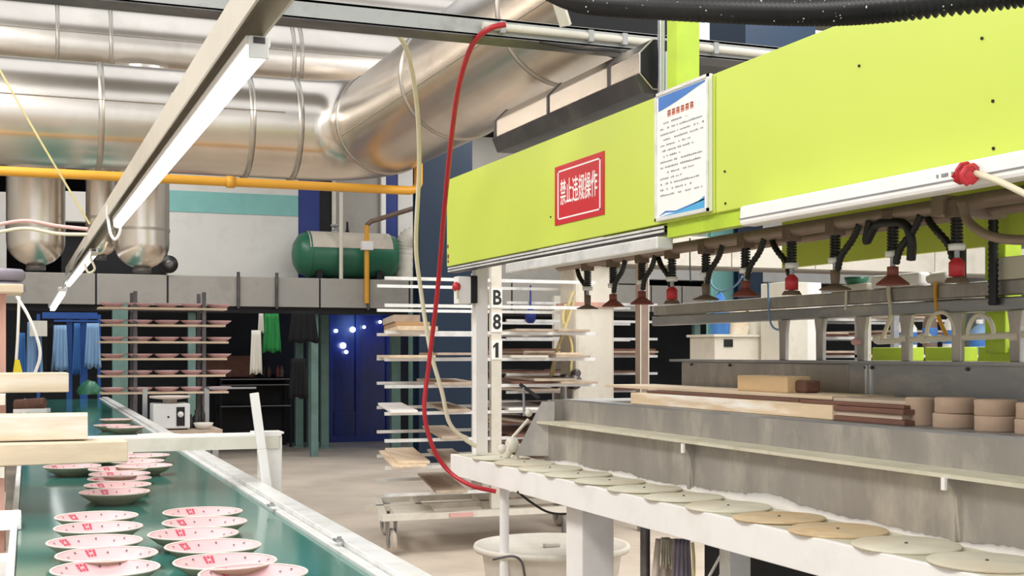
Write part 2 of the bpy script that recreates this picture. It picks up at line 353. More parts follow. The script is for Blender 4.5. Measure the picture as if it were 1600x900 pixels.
for i, (dv, m, lab) in enumerate(((0, 'pink_cable', 'pink cable sagging from the left edge to the lamp rail'), (12, 'cream_cable', 'cream cable below the pink one at the left edge'))):
    cable('sagging_cable', lab, 'cable', [at(-10, 352+dv, d=8.4), at(40, 345+dv, d=8.4), at(90, 353+dv, d=8.4), at(138, 358+dv*.7, d=8.4)], .012, m)
# ================================================================== conveyor
CR = math.radians(-.62)
cv = thing('conveyor', 'long conveyor with glossy green belt and aluminium side rails', 'conveyor', (0, 3.2, 0))
def C(x, y): # conveyor lane: x across, y along
    y -= 3.2
    return Vector((x*math.cos(CR) - y*math.sin(CR), 3.2 + x*math.sin(CR) + y*math.cos(CR), 0))
def cbox(x0, x1, y0, y1, z0, z1):
    mb = MB(); mb.add([C(x, y) + Vector((0, 0, z)) for x in (x0, x1) for y in (y0, y1) for z in (z0, z1)],
        [(0, 1, 3, 2), (4, 6, 7, 5), (0, 4, 5, 1), (2, 3, 7, 6), (0, 2, 6, 4), (1, 5, 7, 3)]); return mb
BW, YA, YB = .825, -.8, 16.2
cbox(.004, BW, YA, YB, .885, .9).build('belt', 'belt_green', cv)
cbox(.05, BW-.05, YA, YB, .80, .815).build('return_belt', 'belt_green', cv)
cbox(BW, BW+.03, YA, YB, .82, .912).build('belt_guide', 'aluminium', cv, bevel=.004)
cbox(BW+.034, BW+.105, YA, YB, .80, .925).build('side_rail', 'aluminium', cv, bevel=.005)
cbox(-.018, .002, YA, YB, .80, .915).build('side_rail', 'aluminium', cv, bevel=.003)
for y in (1.2, 4.4, 7.6, 10.8, 14):
    for x in (.02, BW+.05): cbox(x, x+.05, y, y+.05, 0, .80).build('leg', 'aluminium', cv)
    cbox(.02, BW+.1, y, y+.05, .3, .35).build('cross_brace', 'aluminium', cv)
for (u, v) in ((424, 788), (529, 842)):
    p = at(u, v, Z=.93); q = MB().box(p.x-.012, p.x+.01, p.y-.02, p.y+.02, .924, .93); q.tube([(p.x, p.y-.01, .926), (p.x, p.y-.01, .938)], .006, 8); q.build('rail_clip', 'dull_steel', cv)
cc = C(.41, YB)
MB().tube([C(.0, YB)+Vector((0, 0, .855)), C(BW, YB)+Vector((0, 0, .855))], .045, 16).build('end_roller', 'dark_steel', cv)
# plates in process
def plate_proto():
    t = thing('plate', 'x', 'plate', (0, 0, 0))
    R, hh = .125, .043
    body = [(.0, .004), (.058, .004), (.062, 0), (.066, 0), (.070, .006), (.098, .020), (R-.002, hh-.004), (R, hh)]
    MB().lathe(body, 32, caps=False).build('body', 'plate_body', t)
    inner = [(R, hh), (R-.003, hh+.001), (.106, hh-.012), (.085, .018), (.06, .0115), (0, .010)]
    MB().lathe(inner[1:], 32, caps=False).build('glazed_inside', 'plate_pink', t)
    MB().lathe([(R, hh-.002), (R+.0012, hh), (R-.001, hh+.0022), (R-.005, hh+.0005)], 32, caps=False).build('rim', 'plate_rim', t)
    st = MB()
    def onwall(rho, ang):  # a spot on the inner slope
        f = (rho-.085)/(.122-.085); return Vector((rho*math.cos(ang), rho*math.sin(ang), .018+(hh-.018)*f + .0025))
    def patch(mb, ang, da, r0, r1): mb.add([onwall(r0, ang-da), onwall(r0, ang+da), onwall(r1, ang+da), onwall(r1, ang-da)], [(0, 1, 2, 3)])
    A = math.radians(112)
    for i in range(3):
        for j in range(3):
            if (i, j) != (1, 1): patch(st, A-.085+.085*i, .032, .094+.0075*j, .0995+.0075*j)
    st.build('red_stamp', 'stamp_red', t)['kind'] = 'stuff'
    sp = MB()
    for ang, r0 in ((2.7, .1), (1.55, .1), (1.1, .105), (.6, .098), (.35, .108), (2.35, .108)): patch(sp, ang, .022, r0, r0+.005)
    sp.build('speck_mark', 'stamp_dark', t)['kind'] = 'stuff'
    return t
proto = plate_proto()
rows = [('left file', [(165, 887), (167, 865), (148, 845), (154, 823), (151, 806)]),
        ('right file', [(396, 894), (352, 876), (333, 852), (302, 833), (320, 815), (317, 799)]),
        ('middle file', [(179, 768), (184, 757), (187, 747), (187, 740), (184, 732)]),
        ('huddle under the white crossbar', [(113, 728), (225, 727), (120, 721), (214, 720), (195, 714), (160, 716), (168, 708), (225, 711)])]
first = True
for rn, pts in rows:
    for i, (u, v) in enumerate(pts):
        p = at(u, v, Z=.944); lab = f'pink plate, {ORD[i]} from the front in the {rn} on the belt'
        if rn.startswith('huddle'): lab = 'pink plate in the huddle under the white crossbar, ' + ('nearest' if i == 0 else ORD[i] + ' nearest')
        if first: o = proto; o.location = (p.x, p.y, .9); o['label'] = lab; first = False
        else: o = copy_tree(proto, (p.x, p.y, .9), lab)
        o['group'] = 'pink plates riding the conveyor'
        o.rotation_euler = (0, 0, random.uniform(-.55, .35)+.35)
for i, (u, v) in enumerate(((175, 664), (196, 667), (182, 655))):
    p = at(u, v, Z=.944); o = copy_tree(proto, (p.x, p.y, .9), f'small far pink plate on the belt beyond the crossbar, {ORD[i]} from the left'.replace('third from the left', 'farthest'), 'pink plates riding the conveyor')
# white crossbar over the belt, with its leg and the stick leaning on it
pc = at(440, 690, d=5.35)
gt = thing('crossbar_frame', 'pale green-white crossbar on a leg spanning the conveyor', 'frame', (pc.x-.05, pc.y, 0))
x0 = -.085; zb = at(300, 704, Y=pc.y).z; zt = at(300, 684, Y=pc.y).z
MB().box(x0, pc.x-.01, pc.y, pc.y+.006, zb, zt).build('front_web', 'cream_paint', gt)
MB().box(x0, pc.x, pc.y, pc.y+.14, zt, zt+.008).build('top_flange', 'white_paint', gt)
MB().box(pc.x-.085, pc.x+.005, pc.y+.01, pc.y+.10, 0, zt).build('leg', 'white_paint', gt, bevel=.006)
MB().box(pc.x-.11, pc.x+.01, pc.y, pc.y+.12, zt+.008, zt+.016).build('leg_cap', 'white_paint', gt)
MB().box(x0, x0+.045, pc.y+.01, pc.y+.06, 0, zt).build('leg', 'white_paint', gt)
MB().box(pc.x-.14, pc.x+.04, pc.y-.03, pc.y+.14, 0, .012).build('foot_plate', 'cream_paint', gt)
a, b = at(397, 614, d=5.25), at(421, 790, d=5.25)
st = thing('leaning_stick', 'white wooden stick leaning against the leg of the crossbar', 'stick', b)
MB().beam(a, a.lerp(b, .5), .036, .02, up=Vector((0, 1, 0))).build('upper_half', 'white_paint', st, bevel=.003)
MB().beam(a.lerp(b, .5), b, .038, .021, up=Vector((0, 1, 0))).build('lower_half', 'white_paint', st, bevel=.003)
MB().beam(b, at(428, 860, d=5.25), .038, .021, up=Vector((0, 1, 0))).build('foot', 'white_paint', st, bevel=.003)
cable('edge_rope', 'pale twisted strip of rag lying along the crossbar top', 'rag', [at(u, v-1, Y=pc.y+.05) for u, v in ((215, 682), (260, 680), (300, 683), (330, 680), (370, 683), (395, 680))], .008, 'cloth_white', 6, 4)
# ================================================================== ware rack at the left edge, with boards
rk = thing('ware_rack', 'pinkish metal rack standing at the left edge beside the conveyor', 'rack', (-.05, 5.0, 0))
for (x, y) in ((-.06, 5.55), (-.85, 5.55), (-.06, 4.62), (-.85, 4.62)):
    MB().box(x, x+.034, y, y+.04, 0, 1.69 if y > 5 else 1.04).build('post', 'pink_post', rk)
for z in (.62, .86, 1.035):
    for x in (-.06, -.85): MB().box(x, x+.034, 4.62, 5.59, z, z+.035).build('side_rail', 'cream_paint', rk)
    MB().box(-.85, -.026, 4.585, 4.62, z, z+.035).build('front_rail', 'cream_paint', rk)
for x in (-.06, -.85): MB().box(x, x+.034, 5.0, 5.59, 1.262, 1.298).build('side_rail', 'cream_paint', rk)
def plank(name, label, mb, m, group='wooden boards on the left rack', bevel=.004):
    return tag(mb.build(name, m, origin=mb.v[0], bevel=bevel), label, 'board', group)
def rplank(xa, xb, yc, w, za, zb_, ang):
    c = Vector(((xa+xb)/2, yc, 0)); R2 = Matrix.Rotation(math.radians(ang), 3, 'Z'); mb = MB().box(xa-c.x, xb-c.x, -w/2, w/2, za, zb_)
    mb.v = [R2 @ p + c for p in mb.v]; return mb
plank('wooden_board', 'longest pale wooden board, lowest of three jutting over the belt', rplank(-.95, .37, 4.68, .17, 1.072, 1.145, 3), 'wood_pale')
plank('wooden_board', 'grey-topped wooden board lying on the lowest jutting board', rplank(-.95, .25, 4.83, .22, 1.15, 1.235, -3), 'wood_pale')
plank('wooden_board', 'topmost of three jutting wooden boards, white with a notched end', rplank(-.95, .2, 5.3, .18, 1.30, 1.375, 1), 'wood_pale')
plank('wooden_board', 'small white board end at the left edge below the jutting boards', rplank(-.95, .025, 4.35, .16, .90, .945, 0), 'white_paint')
plank('wooden_board', 'white board end just above the left rail of the belt, lower left edge', rplank(-.95, .0, 4.2, .16, .74, .83, 0), 'white_paint')
plank('shelf_board', 'pinkish shelf board on top of the rack post at the left edge', rplank(-.95, .035, 5.57, .3, 1.69, 1.725, 2), 'wood_pale')
for i in range(2):
    c = at(5, 441-i*22, d=6.05); o = MB().lathe([(.05, -.03), (.085, -.028), (.1, -.01), (.1, .012), (.085, .028), (.03, .03)], 24, (c.x, c.y, 1.757+i*.062)).build('grey_dish', 'grey_lilac', origin=(c.x, c.y, 1.727+i*.062))
    tag(o, ['lower of two grey round dishes stacked at the left edge', 'upper of two grey round dishes stacked at the left edge'][i], 'dish', 'grey dishes on the left rack')
cable('hanging_wire', 'white wire loop hanging beside the rack post at the left edge', 'wire', [at(26, 463, d=5.5), at(45, 495, d=5.5), at(60, 535, d=5.5), at(62, 560, d=5.5), at(52, 590, d=5.5)], .007, 'white_paint')
cable('hanging_wire', 'straight white wire left of the white wire loop', 'wire', [at(30, 463, d=5.55), at(28, 520, d=5.55), at(25, 570, d=5.55), at(24, 592, d=5.55)], .006, 'white_paint')
c = at(28, 588, d=5.4); tag(MB().prism([(-.022, 0), (.022, 0), (.006, .07), (-.012, .072)], .02, c, (1, 0, 0), (0, 0, 1)).build('yellow_tag', 'bright_yellow', origin=c), 'bright yellow scrap hanging beside the rack post', 'tag')
# ================================================================== the green machine
MX = 2.43
YF, YN = 7.31, .6            # far and near end
mc = thing('jigger_machine', 'lime green overhead machine beam on white posts', 'machine', (MX+.5, 7.2, 0))
def panel(y0, y1, x=MX): return MB().box(x, x+.03, y0, y1, 1.97, 2.49)
panel(4.158, YF).build('front_panel', 'lime', mc, bevel=.004)
panel(YN, 4.15).build('front_panel', 'lime', mc, bevel=.004)
MB().box(MX+.03, MX+.16, YN, 4.55, 1.93, 1.955).build('lower_lip', 'lime_old', mc)
MB().box(MX+.012, MX+.03, YN, 4.55, 1.912, 1.972).build('lip_edge', 'lime_old', mc)
MB().box(MX+.03, 3.5, YN, YF, 2.475, 2.488).build('top_cover', 'trough_grey', mc)
MB().box(3.47, 3.5, YN, 5.3, 1.86, 2.475).build('back_panel', 'lime', mc)
MB().box(3.47, 3.5, 5.3, YF, 2.1, 2.475).build('back_panel', 'lime', mc)
MB().box(MX+.03, 3.47, YF-.03, YF, 2.2, 2.475).build('end_panel', 'lime', mc)
for (u, v) in ((1343, 103), (1552, 158), (1553, 232), (1133, 268), (1134, 318), (861, 339), (1535, 60)):
    p = at(u, v, X=MX); MB().tube([(MX-.004, p.y, p.z), (MX+.01, p.y, p.z)], .0045, 8).build('panel_screw', 'black_matte', mc)
for (y, z, r) in ((7.28, 2.03, .014), (7.285, 2.09, .012), (7.28, 2.0, .01)): MB().tube([(MX-.003, y, z), (MX+.01, y, z)], r, 8).build('rust_spot', 'cup_rust', mc)
p0 = at(750, 600, d=7.55)
MB().box(p0.x-.038, p0.x+.038, p0.y-.035, p0.y+.035, .85, 2.0).build('post', 'white_paint', mc, bevel=.004)
# tall uprights seen above the panel
c = at(1066, 100, d=5.25); MB().box(c.x-.04, c.x+.07, c.y-.02, c.y+.06, 2.488, 3.05).build('upright', 'lime_old', mc, bevel=.004)
c2 = at(1033, 100, d=5.45); MB().tube([(c2.x, c2.y, 2.45), (c2.x, c2.y, 3.1)], .016, 14).build('guide_rod', 'chrome', mc)
MB().tube([(c2.x+.03, c2.y+.02, 2.45), (c2.x+.03, c2.y+.02, 2.74)], .012, 12).build('guide_rod', 'chrome', mc)
for (y0, y1, m) in ((4.5, 4.62, 'lime_old'),):
    pass
cu = at(1572, 400, X=3.55); MB().box(3.5, 3.58, cu.y-.05, cu.y+.06, 1.45, 2.3).build('upright', 'lime_old', mc, bevel=.004)
cu2 = at(1497, 480, X=3.42)
# supply rails under the beam
MB().box(MX-.03, MX+.045, 4.56, 6.25, 1.868, 1.918).build('light_bar', 'aluminium', mc, bevel=.006)
MB().box(MX+.004, MX+.06, 4.56, YF-.02, 1.932, 1.962).build('cable_track', 'dark_steel', mc)
for z in (1.936, 1.952): MB().box(MX-.001, MX+.05, 4.56, YF-.02, z, z+.009).build('track_rib', 'aluminium', mc)
lb = MB().box(MX-.075, MX-.004, YN, 3.865, 1.892, 1.962); lb.build('light_bar', 'white_paint', mc, bevel=.012)
MB().box(MX-.079, MX-.0745, 1.9, 3.86, 1.915, 1.918).build('bar_groove', 'print_grey', mc)
pr1 = at(1458, 281, X=MX-.076)
for i in range(9): MB().box(MX-.0775, MX-.0752, pr1.y-.02-.02*i-.012*(i % 2), pr1.y-.02-.02*i+.006, 1.929, 1.938).build('bar_print', 'print_grey', mc)
XS = 2.86
MB().tube([(XS, YN, 1.935), (XS, 6.6, 1.935)], .026, 14).build('suction_rail', 'pipe_taupe', mc)
MB().tube([(XS+.16, YN, 1.925), (XS+.16, 5.2, 1.925)], .022, 12).build('air_pipe', 'pipe_taupe', mc)
for y in (2.1, 2.75, 3.4): MB().box(XS-.04, XS+.22, y-.03, y+.03, 1.9, 1.965).build('rail_clamp', 'pipe_taupe', mc)
# suction pickers, hanging from the rail
def picker(kind):
    t = thing('suction_picker', 'x', 'suction cup', (0, 0, 0), 'suction pickers under the green beam')
    MB().box(-.028, .028, -.028, .028, .19, .25).build('clamp_block', 'cup_brown', t, bevel=.004)
    MB().tube([(0, 0, .02), (0, 0, .2)], .009, 10).build('rod', 'dull_steel', t)
    MB().coil((0, 0, .105), (0, 0, .195), .0165, .005, 8).build('spring', 'black_rubber', t)
    MB().lathe([(.012, .085), (.026, .085), (.028, .105), (.012, .107)], 16).build('collar', 'white_paint', t)
    if kind == 0:
        MB().lathe([(.013, .02), (.02, .02), (.02, .052), (.013, .053)], 14).build('cup_neck', 'cup_rust', t)
        MB().lathe([(.058, -.012), (.056, -.006), (.022, .02), (.0, .021)], 20).build('cup', 'cup_rust', t)
    elif kind == 1:
        MB().lathe([(.0, .0), (.026, .0), (.026, .045), (.012, .06)], 14).build('cup_body', 'red_plastic', t)
        MB().lathe([(.04, -.02), (.03, -.004), (.0, .0)], 18).build('cup', 'cup_brown', t)
    else:
        MB().lathe([(.014, .0), (.018, .03), (.018, .06), (.0, .06)], 14).build('cup_neck', 'cup_brown', t)
        MB().lathe([(.06, -.014), (.057, -.009), (.016, .008), (.0, .009)], 20).build('cup', 'cup_brown', t)
    hs = random.Random(kind); pts = [(.0, .16, .25), (.01, .15, .2), (.0, .10, .16), (.012, .055, .11), (.01, .03, .06)]
    sp = spline(pts, 7); MB().tube(sp, [.011 + .003*(i % 2) for i in range(len(sp))], 8).build('air_hose', 'black_rubber', t)
    return t
PK = [picker(k) for k in range(3)]
kinds = [2, 0, 0, 1, 2, 0, 1, 2, 0, 1, 0, 2]
usedk = set(); yp = [at(u, 450, X=XS).y for u in (918, 958, 1003, 1050, 1103, 1165, 1237, 1305, 1395, 1495)]
for i, y in enumerate(yp):
    k = kinds[i]; what = ['rust-red flat suction cup', 'suction picker with bright red body', 'brown wide suction cup'][k]
    lab = f'{what} on a sprung rod, {ORD[i]} from the far end'
    if k not in usedk: usedk.add(k); o = PK[k]; o.location = (XS, y, 1.70); o['label'] = lab
    else: o = copy_tree(PK[k], (XS, y, 1.70), lab)
    if i % 3 == 1: o.rotation_euler = (0, 0, math.pi)
# curly hose bundle at the picker nearest the lamp bar end
bp = Vector((XS-.02, yp[8], 1.87))
cable('coiled_hose', 'tangled black ribbed hose curling over the ninth suction picker', 'hose', [bp+Vector(q) for q in ((0, .1, .05), (0, .12, -.02), (0, .07, .03), (0, .0, .035), (.01, -.08, .02), (.02, -.1, -.04), (.03, -.085, -.1))], .016, 'black_rubber')
# sign and poster on the panel
ps0, ps1 = at(868, 300, X=MX).y, at(945, 300, X=MX).y
sg = thing('warning_sign', 'red warning sign with white characters and white border on the green panel', 'sign', (MX-.004, (ps0+ps1)/2, 2.06))
zs0, zs1 = at(868, 353, X=MX).z, at(868, 262, X=MX).z
yc, zc, hw, hh = (ps0+ps1)/2, (zs0+zs1)/2, (ps0-ps1)/2, (zs1-zs0)/2
MB().box(MX-.004, MX-.0005, ps1, ps0, zs0, zs1).build('plate', 'red_sign', sg)
br = MB(); bt = .007; iw, ih = hw*.87, hh*.83
for (ya, yb, za, zb_) in ((-iw, iw, ih-bt, ih), (-iw, iw, -ih, -ih+bt), (-iw, -iw+bt*1.6, -ih, ih), (iw-bt*1.6, iw, -ih, ih)): br.box(MX-.0052, MX-.004, yc+ya, yc+yb, zc+za, zc+zb_)
br.build('border', 'print_white', sg)
text('lettering', '禁止违规操作', .128, 'print_white', sg, (MX-.0046, yc, zc), (0, -1, 0), (0, 0, 1), sx=hw*2*.76/(.128*6)*1.0, bold=.0009)
py0, py1 = at(1030, 300, X=MX).y, at(1114, 300, X=MX).y
po = thing('instruction_poster', 'white framed instruction poster with blue waves and rows of small print on the panel', 'poster', (MX-.02, (py0+py1)/2, 1.96))
PZ0, PZ1 = at(1030, 345, X=MX).z-.005, 2.492
MB().box(MX-.016, MX-.001, py1, py0, PZ0, PZ1).build('board', 'print_white', po, bevel=.002)
fr = MB(); ft = .012
for (ya, yb, za, zb_) in ((py1, py0, PZ0, PZ0+ft), (py1, py0, PZ1-ft, PZ1), (py1, py1+ft, PZ0, PZ1), (py0-ft, py0, PZ0, PZ1)): fr.box(MX-.022, MX-.016, ya, yb, za, zb_)
fr.build('frame', 'aluminium', po)
pw, ph = py0-py1, PZ1-PZ0
def pp(x, y): return Vector((MX-.0172, py0-x*pw, PZ0+y*ph))     # x from the left as one reads, y up
def pprint(name, poly, m): MB().add([pp(*q) for q in poly], [tuple(range(len(poly)))]).build(name, m, po)
pprint('blue_header', [(.06, .965), (.06, .855), (.2, .865), (.4, .885), (.6, .91), (.8, .938), (.93, .952), (.93, .965)], 'print_blue')
pprint('blue_footer', [(.07, .03), (.92, .03), (.92, .12)] + [(.92-.1*i, .12-.028*i**.6) for i in range(1, 6)], 'print_sky')
pprint('blue_wave', [(.06, .035), (.2, .07), (.4, .055), (.92, .10), (.92, .09), (.4, .045), (.2, .055)], 'print_blue')
tt = MB()
for i in range(6):                                      # six blurred title characters
    x = .24+.085*i
    for (a, b, c_, d_) in ((.0, .012, 0, .05), (.045, .057, 0, .05), (0, .057, .04, .05), (.0, .057, .018, .026), (.022, .034, 0, .05)):
        tt.add([pp(x+a, .79+c_), pp(x+b, .79+c_), pp(x+b, .79+d_), pp(x+a, .79+d_)], [(0, 1, 2, 3)])
tt.build('title_print', 'print_orange', po)
rr = random.Random(3); tx = MB()
for k in range(14):
    x = .1 + (.06 if k in (0, 3, 6, 9) else 0); y = .745-.043*k; xe = rr.uniform(.5, .9)
    while x < xe:
        w = rr.uniform(.012, .03); hh2 = rr.uniform(.008, .014)
        if rr.random() < .75: tx.add([pp(x, y), pp(x+w, y), pp(x+w, y+hh2), pp(x, y+hh2)], [(0, 1, 2, 3)])
        x += w+.012
tx.build('small_print', 'print_grey', po)['kind'] = 'stuff'
# red tape bundle on the lamp bar and the strap leading off
pb = at(1515, 272, X=MX-.085)
rb = thing('red_bundle', 'red tape bundle tied on the white lamp bar', 'bundle', pb)
for i in range(7):
    a = i*.9; MB().coil(pb+Vector((-.004*i, -.03, -.002*i)), pb+Vector((.0, .035, .003*i)), .018+.003*(i % 3), .006, 2.2).build('tape_loop', 'red_plastic', rb)
cable('cream_strap', 'cream strap leading from the red bundle off to the right edge', 'strap', [pb+Vector((0, -.02, 0)), at(1560, 283, X=MX-.1), at(1620, 312, X=MX-.1)], .009, 'cream_cable')
cable('brown_hose', 'brown hose curving down from the air pipe to the right edge', 'hose', [at(1505, 318, X=XS-.05), at(1512, 345, X=XS-.05), at(1540, 366, X=XS-.05), at(1575, 374, X=XS-.05), at(1620, 375, X=XS-.05)], .015, 'pipe_taupe')
# ================================================================== table with batts
tb = thing('machine_table', 'long white-edged table of the machine with grey splash troughs behind', 'table', (2.6, 4, 0))
YT = 7.24
MB().box(MX, MX+.02, YN, YT, .728, .85).build('fascia', 'white_paint', tb, bevel=.003)
MB().box(MX+.02, 2.76, YN, YT, .836, .85).build('table_top', 'table_slip', tb)
MB().box(MX+.02, 2.76, YT-.02, YT, .728, .836).build('end_plate', 'white_paint', tb)
MB().box(MX+.06, 2.72, YN, YT-.05, .75, .83).build('drive_housing', 'dark_steel', tb)
l1 = at(926, 860, X=2.6); MB().box(2.53, 2.70, l1.y-.03, l1.y+.16, 0, .77).build('leg', 'white_paint', tb, bevel=.006)
l2 = at(788, 830, X=2.52); MB().tube([(l2.x, l2.y, 0), (l2.x, l2.y, .75)], .026, 14).build('leg', 'white_paint', tb)
l3 = at(1008, 860, X=2.6); MB().tube([(l3.x, l3.y, .38), (l3.x, l3.y, .75)], .022, 12).build('leg', 'dark_steel', tb); MB().tube([(l3.x, l3.y, 0), (l3.x, l3.y, .38)], .024, 12).build('leg_sleeve', 'wood_grey', tb)
MB().box(l3.x-.06, l3.x+.06, l3.y-.1, l3.y+.05, .74, .755).build('leg_bracket', 'cream_paint', tb)
l4 = at(1150, 890, X=2.62); MB().box(2.57, 2.66, l4.y-.04, l4.y+.04, 0, .76).build('leg', 'aluminium', tb)
MB().box(2.55, 2.70, 1.6, 1.78, 0, .77).build('leg', 'white_paint', tb)
MB().box(3.1, 3.12, 2.4, 5.4, .0, .72).build('rear_skirt', 'wall_dark', tb)
# the splash trough behind the batts
YTR = 6.58
MB().box(2.76, 2.78, YN, YTR, .85, 1.062).build('trough_wall', 'slip_steel', tb)
MB().box(2.70, 2.86, YN, YTR+.03, 1.062, 1.075).build('trough_lip', 'table_slip', tb)
MB().box(2.86, 2.875, YN, YTR-.03, 1.075, 1.185).build('trough_upstand', 'slip_steel', tb)
MB().box(2.78, 3.4, YTR-.03, YTR, .85, 1.19).build('trough_end', 'slip_steel', tb)
MB().box(2.86, 3.36, YN, YTR-.03, 1.185, 1.195).build('trough_deck', 'dull_steel', tb)
for u in (1076, 1490):
    y = at(u, 800, X=2.74).y
    MB().prism([(2.77, .86), (2.755, .86), (2.74, 1.0), (2.70, 1.062), (2.77, 1.062)], .014, (0, y, 0), (1, 0, 0), (0, 0, 1)).build('gusset', 'slip_steel', tb)
    MB().box(2.745, 2.76, y, y+.025, .86, 1.06).build('gusset_strip', 'slip_steel', tb)
for u, z in ((1474, 1.055), (1066, 1.05)):
    y = at(u, 740, X=2.69).y; MB().box(2.69, 2.70, y-.006, y+.012, z-.03, z+.01).build('lip_tab', 'white_paint', tb)
YT2 = 6.1
MB().box(3.36, 3.38, 4.62, YT2, 1.195, 1.405).build('rear_trough_wall', 'slip_steel', tb, bevel=.004)
MB().box(3.36, 3.38, YN, 4.615, 1.195, 1.405).build('rear_trough_wall', 'dull_steel', tb)
MB().box(3.34, 3.5, YN, YT2+.1, 1.405, 1.418).build('rear_trough_lip', 'dull_steel', tb)
for u in (1355, 1362): y = at(u, 590, X=3.36).y; MB().box(3.352, 3.36, y-.006, y+.006, 1.25, 1.4).build('seam_strip', 'aluminium', tb)
for u in (1080, 1140, 1352, 1362, 1511): p = at(u, 572, X=3.355); MB().tube([(3.35, p.y, 1.39), (3.362, p.y, 1.39)], .007, 8).build('bolt', 'dark_steel', tb)
rs = random.Random(9); sp_ = MB()
n_s = 260; hs_ = [.010 + .012*max(0, math.sin(k*.21)+.5*math.sin(k*.083+1)) + .006*rs.random() + .02*max(0, math.sin(k*.037+2))**3 for k in range(n_s)]
ys_ = [.9 + k*(5.6/n_s) for k in range(n_s)]            # dried slip along the foot of the trough wall
sp_.add([(2.7585, y, .8505) for y in ys_] + [(2.7585, y, .85+h_) for y, h_ in zip(ys_, hs_)] + [(2.745, y, .8505) for y in ys_],
        [(k, k+1, n_s+k+1, n_s+k) for k in range(n_s-1)] + [(2*n_s+k, 2*n_s+k+1, n_s+k+1, n_s+k) for k in range(n_s-1)], True)
sp_.build('dried_slip', 'dust_white', tb)['kind'] = 'stuff'
# upper guide bar on plate struts, green feet and white air line
MB().box(3.45, 3.52, YN, 6.6, 1.668, 1.725).build('guide_bar', 'slip_steel', tb, bevel=.006)
MB().box(3.44, 3.5, YN, 6.6, 1.608, 1.66).build('guide_bar_lower', 'dull_steel', tb, bevel=.006)
for u in (1232, 1290, 1355, 1425, 1505, 1597):
    y = at(u, 520, X=3.46).y; MB().prism([(-.04, .19), (.04, .19), (.028, .13), (.026, 0), (-.026, 0), (-.028, .13)], .02, (3.445, y, 1.418), (0, -1, 0), (0, 0, 1)).build('strut', 'slip_steel', tb, bevel=.003)
for (ua, ub) in ((1362, 1420), (1445, 1503), (1528, 1585)):
    ya, yb = at(ub, 550, X=3.52).y, at(ua, 550, X=3.52).y; MB().box(3.52, 3.6, ya, yb, 1.418, 1.475).build('green_foot', 'lime_old', tb, bevel=.004)
MB().tube([(3.44, at(1600, 525, X=3.44).y-.3, 1.525), (3.44, at(1372, 525, X=3.44).y, 1.50)], .013, 10).build('air_line', 'pvc_cream', tb)
for u in (1374, 1415, 1445, 1588): y = at(u, 525, X=3.44).y; MB().tube([(3.44, y-.02, 1.512), (3.44, y+.02, 1.510)], .021, 10).build('line_fitting', 'pvc_cream', tb)
for (u, r) in ((1470, .085), (1532, .07)):
    y = at(u, 525, X=3.43).y; MB().tube([(3.43, y + r*math.cos(a), 1.52 + r*1.1*math.sin(a)) for a in [math.pi*i/14 for i in range(15)]], .009, 8).build('line_loop', 'pvc_cream', tb)
y = at(1340, 528, X=3.43).y; MB().lathe([(.0, -.035), (.016, -.03), (.02, 0), (.014, .03), (0, .033)], 12, (3.43, y, 1.50), 'Y').build('valve', 'pink_cable', tb)
# batts on the table
bt = MB().lathe([(.0, 0), (.158, .0), (.165, .003), (.166, .008), (.163, .0105), (.02, .0115), (0, .0115)], 36)
yb0 = 6.07
bat0 = thing('clay_batt', 'x', 'batt', (0, 0, 0)); bt.build('disc', 'clay_batt', bat0)
MB().lathe([(.0, .010), (.006, .010), (.005, .015), (0, .016)], 8).build('centre_knob', 'dark_steel', bat0)
bat1 = thing('clay_batt', 'x', 'batt', (0, 0, 0)); MB().lathe([(.0, 0), (.158, .0), (.165, .003), (.166, .008), (.163, .0105), (.02, .0115), (0, .0115)], 36).build('disc', 'clay_batt_ochre', bat1)
MB().lathe([(.0, .010), (.006, .010), (.005, .015), (0, .016)], 8).build('centre_knob', 'dark_steel', bat1)
ys = [6.78-.353*k for k in range(14)]
for i, y in enumerate(ys):
    ochre = i in (8, 9)
    lab = f'{"ochre-stained" if ochre else "pale grey"} round clay batt on the white table, {(ORD+["fourteenth"])[i]} from the far end'
    src = bat1 if ochre else bat0
    if (i == 0) or (i == 8): o = src; o.location = (2.578, y, .85); o['label'] = lab
    else: o = copy_tree(src, (2.578, y, .85), lab)
    o['group'] = 'clay batts on the machine table'; o.rotation_euler = (random.uniform(-.01, .01), .012, random.uniform(0, 6))
# boards and clay on the trough deck
def ybox(u0, u1, x0, x1, z0, z1, xr=None): 
    xr = x0 if xr is None else xr
    ya, yb = at(u1, 600, X=xr).y, at(u0, 600, X=xr).y; return MB().box(x0, x1, ya, yb, z0, z1)
G = 'boards piled on the grey trough'
plank('wooden_board', 'thick pale plank at the bottom of the pile on the trough', ybox(985, 1300, 2.9, 3.09, 1.196, 1.252), 'wood_splashed', G)
plank('wooden_board', 'dark brown board beside the thick pale plank on the trough', ybox(1250, 1412, 2.92, 3.16, 1.253, 1.266), 'wood_brown', G, .002)
plank('wooden_board', 'lower dark board at the near end of the pile', ybox(1302, 1413, 2.91, 3.12, 1.196, 1.214), 'wood_brown', G, .002)
plank('wooden_board', 'middle dark board at the near end of the pile', ybox(1302, 1409, 2.915, 3.1, 1.215, 1.233), 'wood_grey', G, .002)
plank('wooden_board', 'upper dark board at the near end of the pile', ybox(1302, 1411, 2.905, 3.11, 1.234, 1.252), 'wood_brown', G, .002)
plank('wooden_board', 'reddish thin board lying on the thick pale plank', ybox(1010, 1248, 2.95, 3.2, 1.253, 1.265), 'wood_brown', G, .002)
plank('wooden_board', 'long thin whitish board on top of the pile, jutting out at the far end', ybox(945, 1300, 3.0, 3.3, 1.2665, 1.281), 'wood_pale_long', G, .002)
